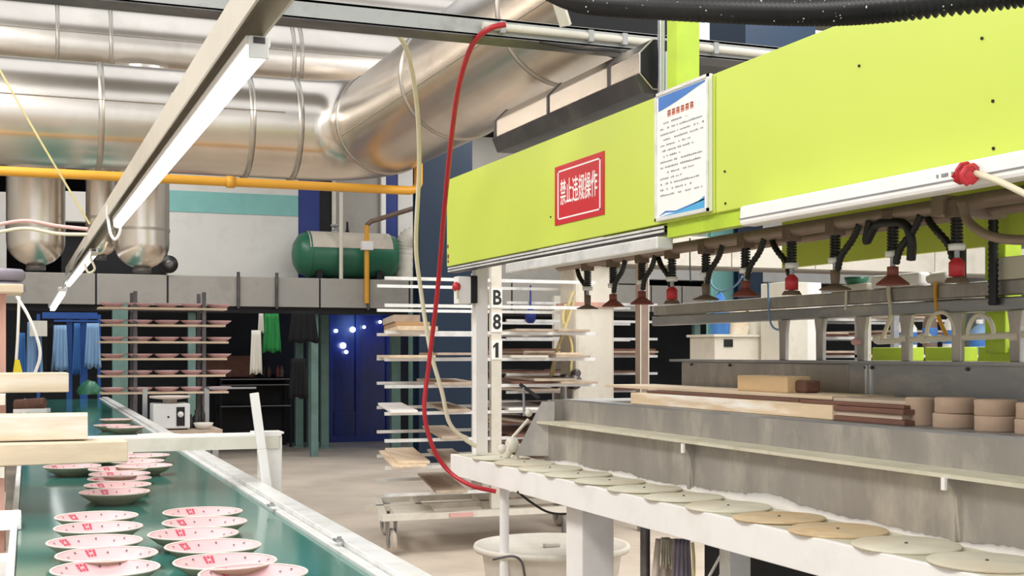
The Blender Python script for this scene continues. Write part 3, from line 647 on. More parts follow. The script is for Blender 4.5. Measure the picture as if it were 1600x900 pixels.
plank('wooden_board', 'grey thin board on top of the pile at the near end', ybox(1302, 1415, 2.95, 3.25, 1.2665, 1.279), 'wood_grey', G, .002)
wb = ybox(1152, 1230, 3.08, 3.2, 1.281, 1.35); tag(wb.build('wood_block', 'wood_block', origin=wb.v[0], bevel=.004), 'yellowish wooden block resting on the whitish board', 'block')
rt = ybox(1232, 1258, 3.12, 3.2, 1.281, 1.335); tag(rt.build('rusty_block', 'wood_brown', origin=rt.v[0], bevel=.012), 'small rusty brown lump beside the wooden block', 'block')
def puck(label, u, z, r, h):
    c = at(u, 650, X=3.0); o = MB().lathe([(r*.96, 0), (r, h*.1), (r*.985, h*.5), (r, h*.92), (r*.94, h), (0, h)], 28, (3.0, c.y, z)).build('clay_puck', 'clay_puck', origin=(3.0, c.y, z))
    tag(o, label, 'clay', 'clay pucks on the grey trough')
puck('single tall clay puck next to the boards', 1438, 1.196, .052, .098)
puck('lower clay puck of the second stack from the boards', 1491, 1.196, .071, .05); puck('upper clay puck of the second stack from the boards', 1493, 1.247, .069, .052)
puck('lower clay puck of the third stack from the boards', 1557, 1.196, .069, .05); puck('upper clay puck of the third stack from the boards', 1556, 1.247, .068, .052)
puck('lower clay puck of the stack at the right edge', 1620, 1.196, .066, .048); puck('upper clay puck of the stack at the right edge', 1621, 1.245, .064, .05)
# fittings at the far end of the trough
fx = at(815, 690, d=7.25)
vf = thing('valve_cluster', 'whitish clay-splashed valve and elbow fittings at the far end of the table', 'valve', (fx.x, fx.y, .85))
MB().tube(spline([at(790, 712, d=7.2), at(800, 700, d=7.2), at(820, 702, d=7.2), at(842, 706, d=7.2)], 5), .026, 10).build('elbow', 'cream_paint', vf)
MB().lathe([(.03, -.03), (.045, -.02), (.045, .02), (.03, .03)], 14, at(800, 695, d=7.2), 'X').build('flange', 'cream_paint', vf)
MB().lathe([(.018, 0), (.026, .005), (.026, .05), (.012, .055)], 14, at(832, 702, d=7.15)).build('cap', 'pvc_cream', vf)
MB().prism([(-.12, 0), (.1, 0), (.1, .3), (.03, .3)], .02, at(838, 712, d=7.1), (CT, -ST, 0), (0, 0, 1)).build('splash_plate', 'slip_steel', vf)
MB().tube([at(795, 690, d=7.2), at(826, 655, d=7.2)], .009, 8).build('rod', 'cream_paint', vf)
MB().tube([at(818, 605, d=7.2), at(819, 650, d=7.2)], .008, 8).build('rod', 'dull_steel', vf)
MB().beam(at(812, 600, d=7.2), at(842, 622, d=7.2), .012, .02).build('lever', 'black_rubber', vf)
for (u, v, r) in ((785, 702, .03), (806, 715, .02), (826, 645, .024)): MB().lathe([(0, -r), (r*.7, -r*.7), (r, 0), (r*.7, r*.7), (0, r)], 12, at(u, v, d=7.2)).build('knob', 'cream_paint', vf)
# switch box on the white post
sb = at(725, 455, d=7.5)
sw = thing('switch_box', 'white switch box with black side and red knob on the white post', 'switch', at(725, 475, d=7.5))
MB().box(sb.x-.05, sb.x+.03, sb.y-.04, sb.y+.04, sb.z-.075, sb.z+.085).build('case', 'white_paint', sw, bevel=.004)
MB().box(sb.x+.031, sb.x+.07, sb.y-.042, sb.y+.04, sb.z-.07, sb.z+.09).build('side_cover', 'black_matte', sw, bevel=.003)
k = at(713, 448, d=7.45); MB().lathe([(0, -.02), (.022, -.018), (.03, 0), (.022, .018), (0, .02)], 10, k, 'X').build('knob', 'red_plastic', sw)
MB().tube([k+Vector((0, -.01, -.02)), k+Vector((.0, -.02, -.07))], .008, 6).build('knob_wire', 'cream_cable', sw)
# hoses hanging at the far end of the machine
cable('red_hose', 'long red air hose hanging from the overhead beam down to the table end', 'hose', [at(790, 38, d=5.6), at(765, 45, d=5.6), at(738, 70, d=5.7), at(718, 130, d=5.9), at(706, 210, d=6.2), at(694, 330, d=6.6), at(684, 450, d=6.9), at(670, 570, d=7.0), at(663, 640, d=7.0), at(675, 695, d=7.0), at(700, 735, d=7.0), at(735, 758, d=6.9), at(775, 768, d=6.9)], .0125, 'red_hose', 10)
cable('cream_hose', 'cream cord hanging left of the red hose down to the cart', 'hose', [at(605, 48, d=6.2), at(625, 58, d=6.3), at(640, 95, d=6.5), at(652, 170, d=6.8), at(655, 260, d=7.1), at(650, 380, d=7.3), at(657, 450, d=7.4), at(672, 545, d=7.4), at(690, 610, d=7.4), at(702, 660, d=7.4), at(725, 685, d=7.4), at(745, 698, d=7.4)], .0125, 'cream_cable', 10)
cable('black_wire', 'thin black wire drooping from the table end to the white leg', 'wire', [at(808, 768, d=6.6), at(830, 785, d=6.6), at(856, 800, d=6.5), at(885, 803, d=6.4), at(897, 796, d=6.3)], .006, 'black_rubber')
# rope tangle on the pale column
for i, pts in enumerate((((897, 455), (889, 475), (880, 520), (868, 555), (862, 600)), ((884, 475), (880, 500), (893, 540), (892, 580), (898, 600)), ((898, 470), (886, 505), (878, 525), (866, 560), (858, 598)))):
    cable('yellow_rope', ['pale yellow rope hanging left of the concrete column', 'pale yellow rope looped closest to the concrete column', 'thinner pale yellow rope crossing the other two'][i], 'rope', [at(u, v, d=10.3-.03*i) for u, v in pts], .014-.003*(i == 2), 'yellow_rope', 7, 6, 'yellow ropes by the column')
mo = at(882, 597, d=10.2); mt = thing('valve_motor', 'dark greasy valve assembly at the foot of the ropes', 'valve', mo)
for (dx, dz, r) in ((-.08, 0, .05), (.0, .02, .045), (.08, .0, .06), (.1, .07, .035)): MB().lathe([(r*.6, -r), (r, -r*.6), (r, r*.6), (r*.6, r)], 12, mo+Vector((dx, 0, dz)), 'Y').build('valve_body', 'dark_steel', mt)
MB().tube([Vector((mo.x, mo.y, 0)), mo+Vector((0, 0, .0))], .025, 10).build('stem', 'dull_steel', mt); MB().tube([mo+Vector((-.18, 0, -.0)), mo+Vector((.16, 0, .0))], .02, 10).build('pipe', 'dull_steel', mt)
MB().tube([Vector((mo.x+.08, mo.y, 0)), mo+Vector((.08, 0, .0))], .02, 10).build('stem', 'cream_paint', mt)
# black ribbed hose overhead, nearest thing above the machine
hp = spline([at(840, -25, d=3.6), at(905, 2, d=3.4), at(1000, 10, d=3.2), at(1150, 16, d=2.9), at(1280, 18, d=2.7), at(1400, 10, d=2.55), at(1600, -14, d=2.4), at(1700, -30, d=2.3)], 34)
hh_ = thing('ribbed_hose', 'thick black ribbed hose with white splashes sagging across the top right', 'hose', hp[0])
MB().tube(hp, [.0262 + .005*(1 if i % 2 else -1) for i in range(len(hp))], 14).build('tube', 'black_rubber', hh_)
rr = random.Random(5); spk = MB()
for i in range(120):
    j = rr.randrange(len(hp)-20, len(hp)) if rr.random() < .2 else rr.randrange(10, len(hp)-1); p = hp[j]; t = (hp[min(j+1, len(hp)-1)]-hp[j-1]).normalized()
    a = Vector((-ST, -CT, 0)); a = (a-t*a.dot(t)).normalized(); b = t.cross(a); an = rr.uniform(-1.3, 1.3); s_ = rr.uniform(.0008, .003)
    q = p + (a*math.cos(an)+b*math.sin(an))*.0285; spk.lathe([(0, -s_), (s_, 0), (0, s_)], 6, q)
o = spk.build('splash_spots', 'dust_white', hh_); o['kind'] = 'stuff'
# small goods resting on the guide bar, and thin lines hanging by it
def onbar(u0, u1, h, x0=3.452, x1=3.518): ya, yb = at(u1, 440, X=3.46).y, at(u0, 440, X=3.46).y; return MB().box(x0, x1, ya, yb, 1.7255, 1.7255+h)
o = onbar(1362, 1438, .058); tag(o.build('white_roll', 'white_paint', origin=o.v[0], bevel=.012), 'white padded block lying on the guide bar under the suction cups', 'block')
o = onbar(1300, 1356, .03); tag(o.build('cream_slab', 'cream_paint', origin=o.v[0], bevel=.004), 'thin cream slab on the guide bar left of the white block', 'slab')
y_ = at(1342, 440, X=3.5).y; o = MB().lathe([(.03, 0), (.045, .004), (.055, .03), (.05, .03), (.035, .01), (0, .008)], 18, (3.487, y_, 1.7565)); tag(o.build('green_dish', 'tank_green', origin=(3.487, y_, 1.7565)), 'small dark green dish standing on the cream slab', 'dish')
o = onbar(1556, 1640, .085); tag(o.build('cream_carton', 'pvc_cream', origin=o.v[0], bevel=.004), 'cream carton on the guide bar at the right edge', 'carton')
y_ = at(1466, 440, X=3.48).y; o = MB().lathe([(.0, -.06), (.026, -.055), (.026, .03), (.018, .04), (.018, .055), (0, .056)], 14, (3.48, y_, 1.753), 'Y'); tag(o.build('dusty_bottle', 'cream_paint', origin=(3.48, y_, 1.727)), 'dusty bottle lying on the guide bar right of the white block', 'bottle')
for i, (pts, m, r, lab) in enumerate(((((1078, 372), (1078, 405), (1079, 440)), 'dark_steel', .004, 'thin dark chain hanging left of the red suction picker'),
        (((1108, 425), (1112, 445), (1128, 455), (1148, 447), (1160, 432)), 'cloth_sky', .005, 'pale blue air tube looping below the fifth suction cup'),
        (((1200, 440), (1203, 500), (1215, 515), (1226, 505)), 'cloth_sky', .005, 'pale blue air tube hanging below the guide bar'),
        (((1322, 445), (1322, 468), (1321, 484)), 'pvc_cream', .006, 'short cream wire crossing the guide bar, left one'),
        (((1387, 425), (1389, 460), (1392, 490), (1384, 515), (1378, 530)), 'cream_cable', .009, 'cream cord hanging over the guide bar to the air line'),
        (((1462, 440), (1461, 455), (1463, 478), (1468, 500), (1482, 530)), 'gas_yellow', .008, 'orange cord hanging over the guide bar behind the hose loop'))):
    cable('thin_line', lab, 'line', [at(u, v, X=3.44) for u, v in pts], r, m)
y_ = at(1506, 400, X=3.5).y; tag(MB().box(3.47, 3.5, y_-.015, y_+.015, 1.7255, 2.0).build('dark_upright', 'black_matte', origin=(3.48, y_, 1.7255)), 'dark square upright rising beside the nearest suction picker', 'upright')
y_ = at(1552, 400, X=3.42).y; pp_ = [(3.42, y_, 1.63+.01*i) for i in range(40)]; tag(MB().tube(pp_, [.016+.004*(i % 2) for i in range(40)], 10).build('ribbed_sleeve', 'black_rubber', origin=(3.42, y_, 1.63)), 'vertical black ribbed sleeve near the right edge under the beam', 'sleeve')
# ================================================================== under the table
tc = at(862, 851, d=7.35)
tu = thing('clay_tub', 'big round cream tub with a lid standing under the table end', 'tub', (tc.x, tc.y, 0))
zr = tc.z; R = .445
MB().lathe([(.0, .0), (.32, .0), (.36, .04), (.40, zr-.05), (.41, zr-.03)], 40, (tc.x, tc.y, 0)).build('wall', 'tub_cream', tu)
MB().lathe([(.41, zr-.03), (R, zr-.03), (R+.006, zr-.008), (R, zr+.006), (R-.02, zr+.004), (R-.03, zr-.012), (0, zr-.014)], 40, (tc.x, tc.y, 0)).build('lid', 'tub_cream', tu)
MB().box(tc.x-.05, tc.x+.05, tc.y-.02, tc.y+.02, zr-.014, zr+.01).build('lid_grip', 'tub_cream', tu, bevel=.008)
hd = at(800, 890, d=6.93)
MB().tube(spline([at(770, 874, d=6.93), at(800, 869, d=6.9), at(815, 878, d=6.9), at(820, 900, d=6.93)], 6), .007, 8).build('handle', 'dark_steel', tu)
def drape(name, label, u, vt, vb, w, d, m, seed=0, cat='cloth'):
    rg = random.Random(seed); c = at(u, vt, d=d); zb2 = at(u, vb, d=d).z; mb = MB(); nx, nz = 14, 8; vs = []
    for j in range(nz+1):
        f = j/nz; z = c.z*(1-f) + zb2*f; ww = w*(.72+.28*f)
        for side in (0, 1):
            for i in range(nx+1):
                x = (i/nx-.5)*ww; y = .018*math.sin(i*1.9+seed+f*1.3)*(.4+f) + (side*.012)
                vs.append(c + Vector((CT*x, -ST*x, 0)) + Vector((ST*y, CT*y, z-c.z - (.015*math.sin(i*.9+seed) if j == nz else 0))))
    W2 = 2*(nx+1); fs = []
    for j in range(nz):
        for i in range(nx):
            a = j*W2+i; fs.append((a, a+1, a+W2+1, a+W2)); b = a+nx+1; fs.append((b, b+W2, b+W2+1, b+1))
        a = j*W2; fs.append((a, a+W2, a+W2+nx+1, a+nx+1)); a = j*W2+nx; fs.append((a, a+nx+1, a+W2+nx+1, a+W2))
    for j in (0, nz):
        for i in range(nx): a = j*W2+i; fs.append((a, a+1, a+nx+2, a+nx+1))
    mb.add(vs, fs, True); return tag(mb.build(name, m, origin=c), label, cat)
drape('hanging_rag', 'dusty grey rag hanging under the table beside the dark leg', 1047, 842, 930, .17, 5.55, 'cloth_dusty', 1)
drape('hanging_rag', 'narrow olive rag hanging under the table, in front of the dusty one', 1040, 840, 885, .05, 5.4, 'table_slip', 2)
drape('hanging_rag', 'lilac-grey rag hanging under the table, right of the dusty one', 1066, 843, 935, .09, 5.35, 'grey_lilac', 4)
cable('hanging_rope', 'thin yellow cord hanging under the table by the rags', 'cord', [at(1082, 848, d=5.2), at(1084, 880, d=5.2), at(1083, 940, d=5.2)], .007, 'yellow_rope')
for i in range(2): tag(MB().beam(at(1126+13*i, 868+7*i, d=5.0), at(1100+13*i, 915+7*i, d=5.1), .008, .008).build('thin_rod', 'aluminium', origin=at(1100+13*i, 915+7*i, d=5.1)), ['left of two thin pale rods slanting under the table', 'right of two thin pale rods slanting under the table'][i], 'rod', 'thin rods under the table')
# ================================================================== ware carts
def cart(name, label, cx, y0, xl, xr, yb, skew, levels, num=None, full=True):
    "double-sided ware cart: posts in the middle, arms to both sides, base on casters"
    t = thing(name, label, 'cart', (cx, y0, 0)); zs = levels
    for k, (yy, sk) in enumerate(((y0, 0.), (yb, skew))):
        MB().box(cx+sk-.04, cx+sk+.04, yy-.02, yy+.03, .30, zs[-1]+.12).build('post', 'cream_paint', t)
        for z in zs:
            for (xa, xb) in ((xl+sk, cx+sk-.04), (cx+sk+.04, xr+sk)):
                MB().box(xa, xb, yy-.012, yy+.012, z-.012, z+.012).build('arm', 'aluminium', t)
    s = skew
    def bar(p, q, w=.05, h=.045, nm='frame_bar', m='cream_paint'): MB().beam((p[0], p[1], .275), (q[0], q[1], .275), w, h).build(nm, m, t)
    bar((xl-.04, y0-.05), (xr, y0-.05), .07); bar((xl+s, yb), (xr+s, yb)); bar((xl-.02, y0-.02), (xl+s, yb), .06); bar((xr-.02, y0-.02), (xr+s, yb), .06)
    bar((xl+.3, y0), (xl+.3+s, yb)); bar((cx, y0), (cx+s, yb), .1); bar((xl, (y0+yb)/2), (xr+s, (y0+yb)/2), .05)
    MB().beam((xl+.22, y0-.02, .29), (xl+.22+s*.4, y0+(yb-y0)*.4, .29), .3, .012).build('deck_sheet', 'cream_paint', t)
    for (x, y) in ((xl+.05, y0), (xr-.1, y0), (xl+s+.05, yb-.05), (xr+s-.1, yb-.05)):
        w = MB(); w.lathe([(.05, -.02), (.085, -.018), (.095, -.008), (.095, .008), (.085, .018), (.05, .02)], 22, (x, y, .095), 'X')
        wh = w.build('caster_wheel', 'cloth_dusty', t); MB().lathe([(0, -.022), (.05, -.022), (.05, .022), (0, .022)], 14, (x, y, .095), 'X').build('hub', 'dull_steel', wh)
        MB().prism([(-.05, .16), (.05, .16), (.02, -.02), (-.02, -.02)], .006, (x-.032, y, .09), (0, 1, 0), (0, 0, 1)).box(x-.032, x+.032, y-.05, y+.05, .245, .255).build('caster_fork', 'dull_steel', t)
        MB().prism([(-.05, .16), (.05, .16), (.02, -.02), (-.02, -.02)], .006, (x+.026, y, .09), (0, 1, 0), (0, 0, 1)).build('caster_fork', 'dull_steel', t)
    return t
LV = [.43+.195*i for i in range(9)]
c1 = cart('ware_cart', 'ware cart with many thin arms, marked B 8 1 on its post', 3.34, 8.9, 2.49, 4.15, 9.95, .23, LV)
for ch, v in (('B', 466), ('8', 504), ('1', 547)):
    p = at(775, v, Y=8.88); pl = MB().box(3.34-.042, 3.34+.042, 8.872, 8.8795, p.z-.07, p.z+.07).build('number_plate', 'white_paint', c1)
    if ch == '1': MB().prism([(-.012, -.055), (.012, -.055), (.012, .055), (-.006, .055), (-.03, .03), (-.03, .014), (-.012, .026)], .002, (3.34, 8.8715, p.z), (1, 0, 0), (0, 0, 1)).build('number', 'print_black', c1)
    else: text('number', ch, .15, 'print_black', c1, (3.34, 8.871, p.z), (1, 0, 0), (0, 0, 1), sx=.85, bold=.004)
MB().box(2.95, 3.13, 8.80, 8.815, .26, .29).build('name_plate', 'pink_cable', c1)
def ware_board(label, x, w, lev, y0=8.72, y1=10.15, m='wood_grey', th=.018, sk=.22, dz=0., grp='boards on the numbered cart', nm='ware_board', levels=LV):
    z = levels[lev]+.0125+dz; k = sk/1.05
    mb = MB().add([Vector((x + k*(y-8.9) + s*w/2, y, zz)) for s in (-1, 1) for y in (y0, y1) for zz in (z, z+th)], [(0, 1, 3, 2), (4, 6, 7, 5), (0, 4, 5, 1), (2, 3, 7, 6), (0, 2, 6, 4), (1, 5, 7, 3)])
    return plank(nm, label, mb, m, grp, .002)
# levels: .43 .625 .82 1.015 1.21 1.405 1.60 1.795 1.99
ware_board('white board on the numbered cart, left side, level with the crossbar top', 2.62, .2, 3, m='white_paint')
ware_board('grey board right of the white board on the numbered cart', 3.02, .2, 3)
ware_board('grey board one arm below the white board, nearer the post', 3.0, .2, 2)
ware_board('large pale board low on the left arms of the numbered cart', 2.66, .26, 1, m='wood_pale_long')
ware_board('second pale board stacked on the large low board', 2.70, .24, 1, dz=.019, y0=8.8, m='wood_pale_long')
ware_board('grey board low beside the large pale board', 3.05, .22, 1)
ware_board('thin pinkish board just above the lowest frame of the cart', 2.98, .24, 0, m='wood_grey', y0=8.75)
ware_board('pale board at eye level on the left arms', 2.68, .34, 5, m='wood_pale_long', y0=8.7)
ware_board('pinkish board lying on the eye-level boards near the post', 3.04, .34, 5, dz=.019, m='wood_grey')
ware_board('grey board near the post just below eye level', 3.02, .34, 4, m='wood_grey')
ware_board('lower board of the small pile above eye level on the left arms', 2.72, .3, 6, m='wood_pale_long', th=.03)
ware_board('middle board of the small pile above eye level on the left arms', 2.7, .26, 6, dz=.031, m='cardboard', th=.035, y0=8.9)
ware_board('dusty top board of the small pile above eye level on the left arms', 2.66, .2, 6, dz=.067, m='wood_grey', th=.05, y0=8.95)
for i, (x, lev, dz, m, w) in enumerate(((3.62, 6, 0, 'wood_grey', .3), (3.95, 6, .0, 'wood_grey', .26), (3.6, 5, 0, 'cream_paint', .3), (3.93, 5, 0, 'wood_grey', .28), (3.9, 5, .02, 'wood_pale_long', .2), (3.62, 4, 0, 'wood_brown', .32), (3.98, 4, 0, 'wood_grey', .3), (3.8, 4, .02, 'wood_grey', .34), (3.6, 3, 0, 'white_paint', .34), (3.95, 3, 0, 'wood_brown', .3), (3.65, 2, 0, 'wood_brown', .4), (3.98, 2, 0, 'wood_grey', .2), (3.62, 1, 0, 'wood_grey', .4))):
    nm_ = {'wood_grey': 'grey', 'cream_paint': 'cream', 'wood_pale_long': 'pale', 'wood_brown': 'dark brown', 'white_paint': 'white'}[m]
    ware_board(f'{nm_} board right of the B81 post, {ORD[7-lev]} arm down, {"stacked on another" if dz else ("next to post" if x < 3.75 else "at arm tips")}', x, w, lev, dz=dz, m=m, y0=8.72+.05*(i % 3))
# second and third carts behind, seen past the columns
LV2 = [.40+.17*i for i in range(10)]
cart('ware_cart', 'ware cart piled with dark boards behind the concrete column', 5.1, 11.3, 4.35, 5.95, 12.3, .2, LV2)
cart('ware_cart', 'ware cart with brown board stacks seen under the machine at the right', 7.4, 9.9, 6.5, 8.4, 10.9, .2, LV2)
rg = random.Random(11); n2 = 0
for (cx, xl, xr, yy, side) in ((5.1, 4.35, 5.95, 11.3, 'behind the concrete column'), (7.4, 6.5, 8.4, 9.9, 'under the machine')):
    for lev in range(1, 9):
        for q in range(2):
            if lev > 6 and cx < 6: continue
            xa = xl+.1 if q == 0 else cx+.12; w = rg.uniform(.42, .62); dark = rg.random() < .55
            mb = MB(); z = LV2[lev]+.013; n = rg.choice((1, 2, 3))
            for s_ in range(n):
                lab = f'board on the cart {side}, {["left", "right"][q]} side, {ORD[lev]} arm, {ORD[s_]} in pile'
                dx = rg.uniform(-.03, .03); b = MB().box(xa+dx, xa+w+dx, yy-.2+rg.uniform(-.05, .05), yy+1.15, z+.021*s_, z+.021*s_+.019)
                plank('ware_board', lab, b, 'wood_brown' if (dark != (s_ == 1)) else 'wood_grey', 'boards on the far carts', 0)
# ================================================================== columns and beams behind the machine
def column(name, label, u0, u1, y, m, z1, mflange=None):
    xa, xb = at(u0, 500, Y=y).x, at(u1, 500, Y=y).x; t = thing(name, label, 'column', ((xa+xb)/2, y, 0)); w = xb-xa
    MB().box(xa, xb, y, y+.03, 0, z1).build('flange', m, t); MB().box(xa, xb, y+w*.35, y+w*.35+.03, 0, z1).build('flange', m, t)
    MB().box((xa+xb)/2-.02, (xa+xb)/2+.02, y+.03, y+w*.35, 0, z1).build('web', m, t); MB().box(xa-.05, xb+.05, y-.05, y+w*.35+.08, 0, .03).build('base_plate', m, t)
    return t
nc = column('navy_column', 'wide navy steel column behind the red hose and the numbered cart', 655, 738, 16.2, 'navy', 4.9)
column('navy_column', 'navy steel column seen under the machine right of the white boxes', 1155, 1192, 15, 'navy', 4.9)
column('teal_column', 'blue-teal column left of the far navy column under the machine', 1113, 1150, 15.4, 'teal_band', 4.9)
cy = 9.6
xa, xb = at(899, 500, Y=cy).x, at(961, 500, Y=cy).x
cb = thing('concrete_column', 'pale speckled concrete column with a chamfered edge beside the ropes', 'column', ((xa+xb)/2, cy, 0))
ww = xb-xa; MB().prism([(0, 0), (ww*.75, 0), (ww, .0), (ww, .34), (0, .34), (-.0, .06)], 2.18, (xa, cy, 0), (1, 0, 0), (0, 1, 0)).build('shaft', 'cream_paint', cb, bevel=.03)
MB().box(xa-.02, xb+.02, cy-.02, cy+.36, 1.83, 1.87).build('collar_ring', 'pink_post', cb)
xp = at(1007, 500, Y=9.3).x
gpst = thing('grey_post', 'slim grey metal post right of the concrete column', 'post', (xp, 9.3, 0)); MB().box(xp-.042, xp+.042, 9.3, 9.38, .62, 2.3).build('upper_section', 'pipe_taupe', gpst); MB().box(xp-.03, xp+.03, 9.31, 9.37, 0, .62).build('lower_section', 'dull_steel', gpst)
for s_ in (-.036, .036): MB().box(xp+s_-.004, xp+s_+.004, 9.294, 9.3, .62, 2.3).build('edge_strip', 'cream_paint', gpst)
hb = thing('header_beam', 'pale horizontal beam behind the suction pickers, resting on the concrete column', 'beam', (5, 9.55, 2.18))
xs = [3.95, 4.75, 5.75, 6.6, 7.9, 9.5]
for i in range(5): MB().box(xs[i]+.006, xs[i+1]-.006, 9.55, 9.95, 2.19, 2.44).build('beam_segment', ['cream_paint', 'tub_cream'][i % 2], hb, bevel=.004)
MB().box(3.95, 9.5, 9.57, 9.93, 2.18, 2.43).build('core', 'trough_grey', hb)
xw = at(1262, 500, Y=8.4)
wc = thing('white_column', 'white two-faced board column under the machine, between grey struts', 'column', (xw.x, 8.4, 0))
MB().box(xw.x-.2, xw.x+.0, 8.4, 8.75, 0, 2.0).build('face_board', 'cream_paint', wc, bevel=.004); MB().box(xw.x+.005, xw.x+.14, 8.42, 8.75, 0, 2.0).build('face_board', 'white_paint', wc, bevel=.004)
# pale cabinet and goods behind the machine
ca = at(1165, 560, Y=8.8)
cbn = thing('pale_cabinet', 'small pale dusty cabinet with a dark square hole behind the machine', 'cabinet', (ca.x, 8.8, 0))
MB().box(ca.x-.28, ca.x+.2, 8.8, 9.2, 0, 1.58).build('body', 'tub_cream', cbn, bevel=.006); MB().box(ca.x-.20, ca.x-.12, 8.792, 8.81, 1.5, 1.56).build('hole', 'black_matte', cbn)
MB().box(ca.x-.3, ca.x+.22, 8.78, 9.22, 1.58, 1.6).build('top', 'cream_paint', cbn)
def heap(label, u, vb, w, h, d, m, name, cat, seed, base=None):
    rgx = random.Random(seed); c = at(u, vb, d=d); mb = MB(); n = 16
    pr = [(w*.5, 0), (w*.52, h*.2), (w*.42, h*.55), (w*.22, h*.85), (0, h)]
    mb.lathe(pr, n, c)
    for p in mb.v: p += Vector((rgx.uniform(-1, 1)*w*.07, rgx.uniform(-1, 1)*w*.07, rgx.uniform(-.5, .5)*h*.08))
    return tag(mb.build(name, m, origin=c), label, cat)
zc_ = 1.6
for (u, w, h, m, lab, nm, ct, sd) in ((1125, .16, .34, 'cloth_blue', 'blue cloth bundle on the pale cabinet behind the machine', 'cloth_bundle', 'bundle', 1), (1150, .2, .28, 'wood_pale', 'brown paper sack on the pale cabinet behind the machine', 'paper_sack', 'sack', 2), (1180, .18, .26, 'cloth_white', 'white cloth bundle on the pale cabinet behind the machine', 'cloth_bundle', 'bundle', 3)):
    c = at(u, 520, Y=8.95); c.z = zc_; mb = MB().lathe([(w*.45, 0), (w*.52, h*.2), (w*.42, h*.6), (w*.2, h*.9), (0, h)], 16, c); rgx = random.Random(sd)
    for p in mb.v: p += Vector((rgx.uniform(-1, 1)*w*.06, rgx.uniform(-1, 1)*w*.06, 0))
    tag(mb.build(nm, m, origin=c), lab, ct)
# goods shelf seen at the right under the machine
sx = at(1490, 520, Y=7.2)
gs = thing('supply_shelf', 'grey supply shelf with jugs seen at the right under the machine', 'shelf', (sx.x, 7.2, 0))
for x in (sx.x-.5, sx.x+.6):
    for y in (7.2, 7.6): MB().box(x-.02, x+.02, y-.02, y+.02, 0, 1.9).build('post', 'dull_steel', gs)
for z in (.5, 1.0, 1.42, 1.86): MB().box(sx.x-.52, sx.x+.62, 7.18, 7.62, z, z+.02).build('shelf_board', 'cream_paint', gs)
def jug(label, dx, m, h=.28, r=.07, capm='white_paint'):
    t = thing('plastic_jug', label, 'jug', (sx.x+dx, 7.35, 1.44)); c = (sx.x+dx, 7.35, 1.44)
    MB().lathe([(r*.9, 0), (r, .02), (r, h*.65), (r*.5, h*.85), (r*.3, h*.87), (r*.3, h*.95)], 18, c).build('bottle', m, t)
    MB().lathe([(r*.36, h*.93), (r*.36, h*1.05), (0, h*1.05)], 12, c).build('cap', capm, t)
    MB().lathe([(r+.001, h*.25), (r+.002, h*.26), (r+.002, h*.55), (r+.001, h*.56)], 18, c).build('wrapper', 'print_blue' if m != 'print_blue' else 'print_white', t)
jug('white jug with blue wrapper, left one on the supply shelf', -.28, 'print_white'); jug('white jug with blue wrapper, beside the amber bottle', .12, 'print_white', .31); jug('amber bottle between the white jugs', -.08, 'cup_brown', .34, .05, 'black_matte'); jug('pale blue jug at the right end of the supply shelf', .36, 'cloth_sky', .24)
# ================================================================== far kiln line
KY = 17.5
kt = thing('kiln_flue', 'long grey sheet-metal flue box running across the far end of the hall', 'flue', (4, KY, 2.09))
kx = [-1.5] + [at(u, 450, Y=KY).x for u in (150, 262, 372, 432, 500, 575, 640, 720, 800, 905, 1018, 1066, 1105, 1250, 1400)]
for i in range(len(kx)-1): MB().box(kx[i]+.012, kx[i+1]-.012, KY, KY+.85, 2.085, 2.49).build('panel', 'trough_grey', kt, bevel=.006)
MB().box(-1.5, kx[-1], KY+.02, KY+.85, 2.09, 2.48).build('core', 'wall_dark', kt)
for u in (372, 432, 575): x = at(u, 450, Y=KY).x; MB().tube([(x, KY-.02, 2.06), (x, KY-.02, 2.55)], .022, 8).build('tie_rod', 'dark_steel', kt)
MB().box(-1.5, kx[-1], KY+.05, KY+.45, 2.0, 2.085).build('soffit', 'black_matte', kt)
for u in (300, 492, 700, 1090):
    x = at(u, 450, Y=KY+.2).x; MB().box(x-.05, x+.05, KY+.2, KY+.3, 0, 2.0).build('support_post', 'teal_paint', kt)
KB = 18.4
kb = thing('kiln', 'pale grey kiln wall above the flue with a teal stripe and blue panels', 'kiln', (3, KB, 2.5))
def kbox(u0, u1, v0, v1, nm, m, y=KB, th=.2): a, b = at(u0, v1, Y=y), at(u1, v0, Y=y); MB().box(a.x, b.x, y, y+th, a.z, b.z).build(nm, m, kb)
kbox(-120, 10, 300, 432, 'wall_panel', 'wall_pale'); kbox(96, 140, 300, 345, 'wall_panel', 'wall_pale'); kbox(96, 262, 345, 440, 'dark_recess', 'black_matte', KB+.3)
kbox(262, 466, 332, 440, 'wall_panel', 'wall_pale'); kbox(262, 466, 306, 330, 'teal_stripe', 'teal_band', KB-.01); kbox(262, 466, 230, 304, 'wall_panel', 'wall_pale'); kbox(262, 466, 329.5, 332.5, 'stripe_shadow_gap', 'dark_steel', KB+.01)
kbox(466, 518, 230, 440, 'blue_panel', 'navy_bright', KB+.02); kbox(500, 519, 230, 440, 'dark_post', 'black_matte', KB+.01)
kbox(520, 596, 230, 440, 'window_pane', 'trough_grey', KB+.05); kbox(596, 603, 230, 440, 'window_jamb', 'white_paint', KB-.02); kbox(519, 525, 230, 440, 'window_jamb', 'cream_paint', KB-.02)
kbox(603, 622, 230, 440, 'blue_panel', 'navy_bright', KB+.02); kbox(622, 662, 230, 440, 'wall_panel', 'wall_pale'); kbox(662, 1000, 230, 436, 'wall_panel', 'trough_grey'); kbox(1000, 1500, 230, 436, 'wall_panel', 'wall_pale')
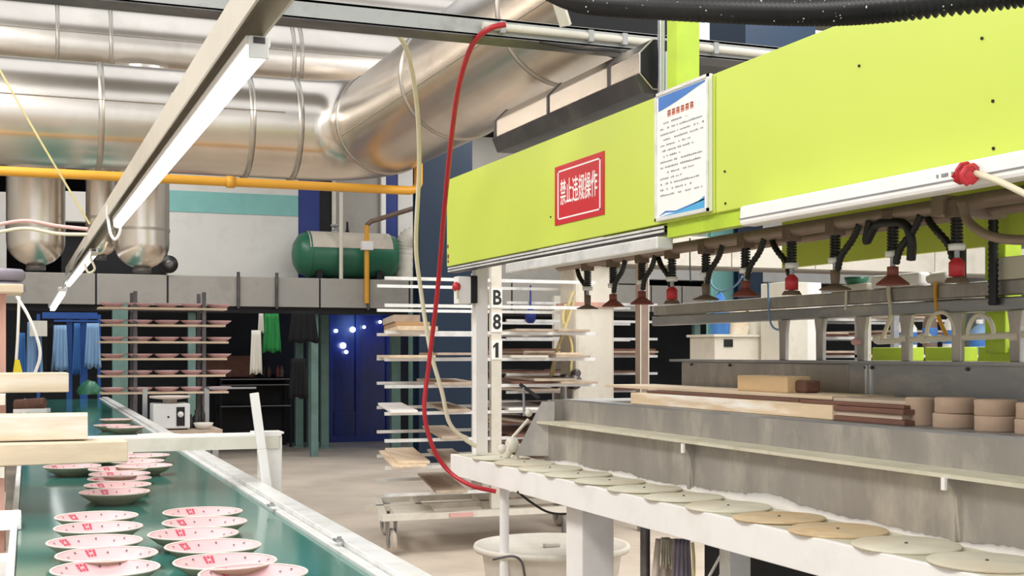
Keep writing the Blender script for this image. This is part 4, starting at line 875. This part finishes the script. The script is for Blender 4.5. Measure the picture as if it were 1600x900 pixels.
# green tank with dusty top on the flue
ta, tb2 = at(456, 390, Y=KY+.45), at(618, 390, Y=KY+.45); tr = .325; tz = 2.53+tr
tk = thing('green_tank', 'dark green horizontal tank with dusty top on the grey flue', 'tank', ((ta.x+tb2.x)/2, KY+.45, 2.49))
L_ = tb2.x-ta.x; Cc = (ta.x, KY+.46, tz)
MB().lathe([(0, 0), (tr*.5, .03), (tr*.85, .1), (tr, .22), (tr, L_-.15), (tr*.9, L_-.03), (0, L_)], 36, Cc, 'X').build('shell', 'tank_green', tk)
dm = MB(); vs = []; n_ = 12
for x in (.2, L_-.12):
    for i in range(n_+1): an = math.radians(14+140*i/n_); vs.append(Vector((ta.x+x, KY+.46-math.cos(an)*(tr+.004), tz+math.sin(an)*(tr+.004))))
dm.add(vs, [(i, i+1, n_+2+i, n_+1+i) for i in range(n_)], True); dm.build('dust_layer', 'tank_dust', tk)
MB().lathe([(tr+.003, .215), (tr+.008, .22), (tr+.008, .235), (tr+.003, .24)], 36, Cc, 'X').build('weld_ring', 'tank_green', tk)
for x in (.35, L_-.3): MB().box(ta.x+x-.04, ta.x+x+.04, KY+.22, KY+.7, 2.485, 2.62).build('saddle', 'black_matte', tk)
MB().lathe([(0, 0), (.05, 0), (.05, .03), (.02, .04), (.02, .09), (.06, .09), (.06, .12), (0, .12)], 12, (at(523, 350, Y=KY+.45).x, KY+.46, tz+tr-.01)).build('valve', 'dull_steel', tk)
MB().lathe([(0, 0), (.04, 0), (.02, .05), (.015, .16), (0, .17)], 10, (at(543, 350, Y=KY+.45).x, KY+.46, tz+tr-.01)).build('gauge', 'black_matte', tk)
# flexible silver duct elbow right of the tank
fx0 = at(622, 400, Y=KY+.45); ek = [(fx0.x+.08, KY+.45, 2.49), (fx0.x+.08, KY+.45, 2.9), (fx0.x+.1, KY+.45, 3.05), (fx0.x+.2, KY+.45, 3.15), (fx0.x+.42, KY+.45, 3.2)]
sp = spline(ek, 7); tag(MB().tube(sp, [.118 if i % 2 else .15 for i in range(len(sp))], 16).build('flexible_duct', 'cream_paint', origin=ek[0]), 'cream ribbed flexible duct bending up beside the green tank', 'duct')
yp_ = [at(573, 474, Y=KY-.045), at(573, 352, Y=KY-.045), at(580, 346, Y=KY-.045), at(648, 325, Y=KY-.045)]
ygp = thing('gas_branch', 'thin yellow gas branch pipe bent in front of the green tank', 'pipe', yp_[0]); MB().tube(yp_[:2], .035, 10).build('riser', 'gas_yellow', ygp); MB().tube(yp_[1:], .035, 10).build('slanting_run', 'cup_brown', ygp)
k_ = at(573, 384, Y=KY-.045); MB().box(k_.x-.08, k_.x+.08, KY-.1, KY-.005, k_.z-.06, k_.z+.06).build('union', 'white_paint', ygp)
pw_ = at(533, 438, Y=KY+.05); tag(MB().tube([pw_, Vector((pw_.x, pw_.y, 3.7))], .028, 10).build('white_pole', 'cream_paint', origin=pw_), 'thin pale pole standing in front of the green tank', 'pole')
fw = at(264, 413, Y=KY); fn = thing('black_blower', 'small black round blower beside the silver vessel on the flue', 'blower', fw); MB().lathe([(.05, -.05), (.11, -.04), (.12, 0), (.11, .04), (.05, .05)], 22, fw, 'Y').build('housing', 'black_rubber', fn); MB().lathe([(.03, -.07), (.06, -.06), (.06, -.03)], 16, fw, 'Y').build('inlet', 'dark_steel', fn)
# ================================================================== under the flue: dark bay with blue doorway
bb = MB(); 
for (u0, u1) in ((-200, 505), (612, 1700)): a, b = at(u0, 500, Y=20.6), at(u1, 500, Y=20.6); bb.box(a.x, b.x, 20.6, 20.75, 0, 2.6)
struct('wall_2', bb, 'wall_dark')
d0, d1 = at(517, 500, Y=20.5), at(606, 500, Y=20.5)
dr = bpy.data.objects.new('door_1', None); COL.objects.link(dr); dr.location = ((d0.x+d1.x)/2, 20.5, 0); dr['kind'] = 'structure'; ORG[dr.name] = Vector(dr.location)
dxs = [d0.x, d0.x+(d1.x-d0.x)*.46, d1.x]
for i in range(2):
    MB().box(dxs[i]+.03, dxs[i+1]-.03, 20.53, 20.56, .05, 2.15).build('curtain_strip', 'blue_curtain', dr)
for x in dxs: MB().box(x-.03, x+.03, 20.48, 20.58, 0, 2.2).build('frame_post', 'navy_bright', dr)
MB().box(d0.x, d1.x, 20.48, 20.58, 2.15, 2.22).build('frame_head', 'navy', dr); MB().box(d0.x, d1.x, 20.47, 20.6, .0, .1).build('sill', 'navy_bright', dr)
MB().box(d0.x+.05, d1.x-.05, 20.5, 20.53, .1, .5).build('kick_panel', 'blue_curtain', dr)
lamps = [(525, 517, .06, .05), (551, 515, .09, .13), (569, 511, .05, .05), (594, 503, .05, .04), (536, 540, .10, .04), (541, 550, .06, .06)]
for i, (u, v, w, h) in enumerate(lamps):
    p = at(u, v, Y=20.45); MB().lathe([(w*.3, -.02), (w*.5, -.01), (w*.5, .01), (w*.3, .02)], 12, p, 'Y').build('glow_light', 'far_lamp', dr)
pl = bpy.data.lights.new('doorway_glow', 'POINT'); pl.energy = 8; pl.color = (.25, .45, 1); pl.shadow_soft_size = .2
plo = bpy.data.objects.new('doorway_glow', pl); COL.objects.link(plo); plo.location = ((d0.x+d1.x)/2, 19.9, 1.9)
for i, (u0, u1, lab) in enumerate(((502, 514, 'pale teal post immediately left of the blue doorway'), (482, 495, 'teal post second left of the blue doorway'), (462, 474, 'darker teal post behind the hanging black coat'), (176, 200, 'pale teal post behind the plate rack'))):
    y = 19.2+.2*i if i < 3 else 15.6; a, b = at(u0, 600, Y=y), at(u1, 600, Y=y)
    t = thing('teal_post', lab, 'post', (a.x, y, 0), 'teal posts of the far bay'); MB().box(a.x, b.x, y, y+.12, .02, 2.05).build('shaft', 'teal_paint', t); MB().box(a.x-.04, b.x+.04, y-.04, y+.16, 0, .02).build('base_plate', 'teal_paint', t)
for i, (u0, u1, y) in enumerate(((612, 626, 18.6), (642, 656, 17.2))):
    a, b = at(u0, 600, Y=y), at(u1, 600, Y=y); t = thing('teal_post', ['teal post behind the left arm tips of the numbered cart', 'pale teal post directly left of the wide navy column'][i], 'post', (a.x, y, 0), 'teal posts of the far bay'); MB().box(a.x, b.x, y, y+.12, .02, 2.05).build('shaft', 'teal_paint', t); MB().box(a.x-.04, b.x+.04, y-.04, y+.16, 0, .02).build('base_plate', 'teal_paint', t)
# plate rack: boards loaded with plates
RY = 12.9
xl_, xr_ = at(153, 540, Y=RY).x, at(355, 540, Y=RY).x
pr_ = thing('plate_rack', 'dark rack holding six boards of plates beyond the conveyor end', 'rack', ((xl_+xr_)/2, RY, 0))
for u in (207, 312):
    x = at(u, 540, Y=RY+.25).x
    for y in (RY-.08, RY+.3): MB().box(x-.018, x+.018, y, y+.035, 0, 2.05).build('post', 'dark_steel', pr_)
p0_ = None
for r in range(6):
    v = 481+26.2*r; z = at(250, v, Y=RY).z
    for u in (207, 312): x = at(u, 540, Y=RY+.25).x; MB().box(x-.012, x+.012, RY-.1, RY+.32, z-.045, z-.02).build('arm', 'dark_steel', pr_)
    b = MB().box(xl_+.02*(r % 2), xr_-.015*((r+1) % 3), RY-.1, RY+.14, z-.02, z); plank('ware_board', f'plate-loaded board of the far rack, {ORD[r]} from the top', b, 'wood_pale', 'loaded boards of the far rack', .002)
    for c in range(5):
        x = xl_+.14+.252*c; lab = f'small pink plate, {ORD[c]} from the left on the {ORD[r]} board of the far rack'
        if p0_ is None:
            p0_ = thing('rack_plate', lab, 'plate', (x, RY+.02, z), 'plates on the far rack'); ORG[p0_.name] = Vector((0, 0, 0))
            MB().lathe([(.066, 0), (.070, .006), (.10, .022), (.125, .043), (.122, .044), (.085, .02), (0, .012)], 20).build('dish', 'plate_pink', p0_)
        else: copy_tree(p0_, (x, RY+.02, z), lab)
# blue clothes rail at far left
QY = 16.7
def q(u, v): return at(u, v, Y=QY)
cr = thing('clothes_rail', 'blue metal frame hung with work clothes at the far left', 'rail', (q(110, 600).x, QY, 0))
for (u0, u1) in ((104, 113), (125, 137)): MB().box(q(u0, 0).x, q(u1, 0).x, QY, QY+.06, 0, q(0, 492).z).build('post', 'blue_frame', cr)
MB().box(q(66, 0).x, q(152, 0).x, QY-.02, QY+.05, q(0, 497).z, q(0, 487).z).build('top_bar', 'blue_frame', cr); MB().box(q(84, 0).x, q(152, 0).x, QY-.04, QY+.0, q(0, 502).z, q(0, 499).z).build('hanger_bar', 'blue_frame', cr)
for u in (60, 155): MB().box(q(u, 0).x-.02, q(u, 0).x+.02, QY, QY+.05, 0, q(0, 490).z).build('post', 'blue_frame', cr)
for i, (u, vt, vb, w, m, lab) in enumerate(((53, 503, 600, .22, 'cloth_sky', 'pale blue garment left of the white calendar sheet'), (93, 508, 580, .22, 'cloth_sky', 'sky blue overall hanging in the middle of the blue frame'), (79, 505, 590, .1, 'cloth_black', 'dark garment hanging between two blue ones'), (120, 505, 585, .1, 'cloth_blue', 'blue smock hanging between the two blue posts'), (145, 505, 575, .2, 'cloth_sky', 'light blue smock at the right end of the blue frame'), (33, 520, 598, .12, 'cloth_blue', 'blue garment nearest the left edge'))):
    drape('work_garment', lab, u, vt, vb, w, (QY-.02)/1.062, m, i, 'garment')
p = q(60, 514); tag(MB().box(p.x-.1, p.x+.1, QY-.06, QY-.05, p.z-.09, p.z+.1).build('notice_sheet', 'cloth_white', origin=p), 'white notice sheet hung on the blue clothes frame', 'sheet')
p = at(142, 612, d=14); heap('green plastic plant-like heap at the far end of the belt', 140, 616, .26, .16, 14.4, 'tank_green', 'green_heap', 'heap', 4)
p = at(48, 640, Z=.9); rl = thing('roll_stack', 'brown roll resting on white blocks at the far left end of the belt', 'roll', (p.x, p.y, .9)); MB().tube([at(24, 633, d=11.5), at(70, 630, d=11.5)], .05, 16).build('roll', 'wood_brown', rl); MB().beam(at(24, 642, d=11.5), at(76, 641, d=11.5), .1, .035).build('block', 'white_paint', rl); MB().beam(at(22, 651, d=11.5), at(76, 650, d=11.5), .1, .05).build('block', 'white_paint', rl)
# bench with the small white appliance
EY = 11.2
def e(u, v, y=EY): return at(u, v, Y=y)
zt_ = e(300, 671).z; bx0, bx1 = e(227, 0).x, e(345, 0).x
bn = thing('side_bench', 'small low bench with grey uprights behind the crossbar', 'bench', ((bx0+bx1)/2, EY, 0))
MB().box(bx0, bx1, EY-.1, EY+.45, zt_-.03, zt_).build('top', 'wood_grey', bn)
for x in (bx0+.03, bx1-.08):
    for y in (EY-.07, EY+.4): MB().box(x, x+.05, y, y+.04, 0, zt_-.03).build('leg', 'dull_steel', bn)
for u in (232, 331): x = e(u, 0).x; MB().box(x-.02, x+.02, EY+.3, EY+.34, zt_, e(0, 611).z).build('upright', 'dull_steel', bn)
MB().box(e(331, 0).x, e(410, 0).x, EY+.3, EY+.33, e(0, 613).z, e(0, 610).z).build('upper_rail', 'dull_steel', bn)
ax0, ax1 = e(238, 0).x, e(296, 0).x; az = e(0, 634).z
ap = thing('white_appliance', 'white box appliance with black dial panel and a round pink top', 'appliance', ((ax0+ax1)/2, EY, zt_))
MB().box(ax0, ax1, EY-.05, EY+.22, zt_+.012, az).build('case', 'appliance', ap, bevel=.012)
MB().box(ax0+.02, ax1-.02, EY-.03, EY+.2, zt_, zt_+.014).build('foot_strip', 'black_matte', ap)
dl = e(281, 0).x; MB().box(dl-.034, dl+.034, EY-.056, EY-.048, zt_+.035, az-.03).build('dial_panel', 'black_matte', ap)
MB().lathe([(.026, -.012), (.024, -.02), (0, -.021)], 14, (dl, EY-.045, (zt_+az)/2+.02), 'Y').build('dial', 'appliance', ap); MB().lathe([(.009, -.008), (0, -.009)], 10, (e(262, 0).x, EY-.047, (zt_+az)/2), 'Y').build('button', 'black_matte', ap)
MB().lathe([(.0, .0), (.06, .0), (.06, .03), (.17, .045), (.172, .062), (0, .066)], 28, ((ax0+ax1)/2, EY+.08, az)).build('turntable', 'plate_rim', ap)
p = e(318, 662); bw = MB().lathe([(.04, 0), (.07, .02), (.085, .055), (.08, .056), (.06, .02), (0, .012)], 20, (p.x, EY, zt_)); tag(bw.build('small_tray', 'dust_white', origin=(p.x, EY, zt_)), 'small pale dish on the bench beside the white appliance', 'dish')
for i, (du, h, r) in enumerate(((303, .12, .025), (311, .16, .03), (322, .2, .02))): p = e(du, 0); tag(MB().lathe([(r, 0), (r, h*.6), (r*.4, h*.75), (r*.4, h), (0, h)], 12, (p.x, EY+.2, zt_)).build('dark_bottle', 'black_rubber', origin=(p.x, EY+.2, zt_)), f'{["shortest", "thickest", "tallest slim"][i]} dark bottle behind the pale dish on the bench', 'bottle', 'dark bottles on the bench')
# dark shelf and hanging things beyond
SY = 19.7
s0, s1 = at(345, 600, Y=SY).x, at(455, 600, Y=SY).x
sh = thing('dark_shelf', 'black steel shelf unit with thin pale edges left of the teal posts', 'shelf', ((s0+s1)/2, SY, 0))
for x in (s0, s1):
    for y in (SY, SY+.45): MB().box(x-.02, x+.02, y, y+.04, 0, 1.12).build('post', 'black_matte', sh)
for v in (592, 601, 634): z = at(400, v, Y=SY).z; MB().box(s0, s1, SY, SY+.48, z-.02, z).build('shelf_board', 'black_matte', sh); MB().box(s0, s1, SY-.006, SY, z-.012, z+.003).build('edge_strip', 'print_grey', sh)
MB().box(s0, s1, SY+.47, SY+.49, 0, 1.12).build('back_sheet', 'black_matte', sh)
bk = MB().box(s0-.2, s1-.55, SY+.1, SY+.4, at(0, 592, Y=SY).z, at(0, 556, Y=SY).z); tag(bk.build('brown_crate', 'wood_brown', origin=bk.v[0], bevel=.005), 'brown wooden crate standing on the dark shelf', 'crate')
for i, u in enumerate((416, 424, 438, 444)):
    x = at(u, 590, Y=SY).x; z = at(0, 592, Y=SY).z; o = MB().lathe([(.03, 0), (.032, .1), (.014, .14), (.014, .17), (0, .17)], 12, (x, SY+.2, z)).build('jar', ['black_rubber', 'wood_brown', 'cup_rust', 'cup_brown'][i], origin=(x, SY+.2, z)); tag(o, ['black jar under the green net on the dark shelf', 'brown jar under the green net on the dark shelf', 'rust-red jar right of the green net on the dark shelf', 'tan jar at the right end of the dark shelf'][i], 'jar', 'jars on the dark shelf')
drape('green_net', 'bright green net hanging under the grey flue', 424, 490, 550, .26, 16.9, 'cloth_green', 7, 'net')
drape('white_cloth', 'white cloth hanging left of the green net', 400, 516, 584, .17, 16.8, 'cloth_white', 8)
drape('white_cloth', 'small crumpled white rag hung above the white cloth by the green net', 408, 490, 520, .08, 16.9, 'cloth_white', 10)
drape('black_coat', 'black coat hanging between the green net and the teal posts', 474, 486, 535, .42, 17.1, 'cloth_black', 9, 'coat')
drape('black_coat', 'second, longer black coat hanging in front of the teal posts', 466, 560, 622, .26, 17.0, 'cloth_black', 12, 'coat')
# distant clutter right of the numbered cart, small lights and a blue bag
p = at(829, 505, Y=11.27); tag(MB().lathe([(.03, 0), (.05, .03), (.055, .09), (.03, .13), (.01, .15), (.008, .36)], 9, p).build('blue_bag', 'navy_bright', origin=p), 'small vivid blue bag hanging behind the numbered cart', 'bag')
for i, (z0) in enumerate((2.72,)):
    a, b = at(1165, 70, d=9), at(1232, 35, d=9); o = MB().box(a.x, b.x+.3, a.y, a.y+.5, a.z, b.z+.4); tag(o.build('blue_box', 'navy', origin=o.v[0]), 'dark blue box above the green panel behind the ribbed hose', 'box')
a, b = at(410, 18, d=16), at(650, -40, d=16); o = MB().box(a.x, b.x, a.y, a.y+.3, a.z-.3, min(5.55, b.z)); tag(o.build('roof_girder', 'navy', origin=o.v[0]), 'dark blue roof girder glimpsed at the top behind the overhead beam', 'girder')
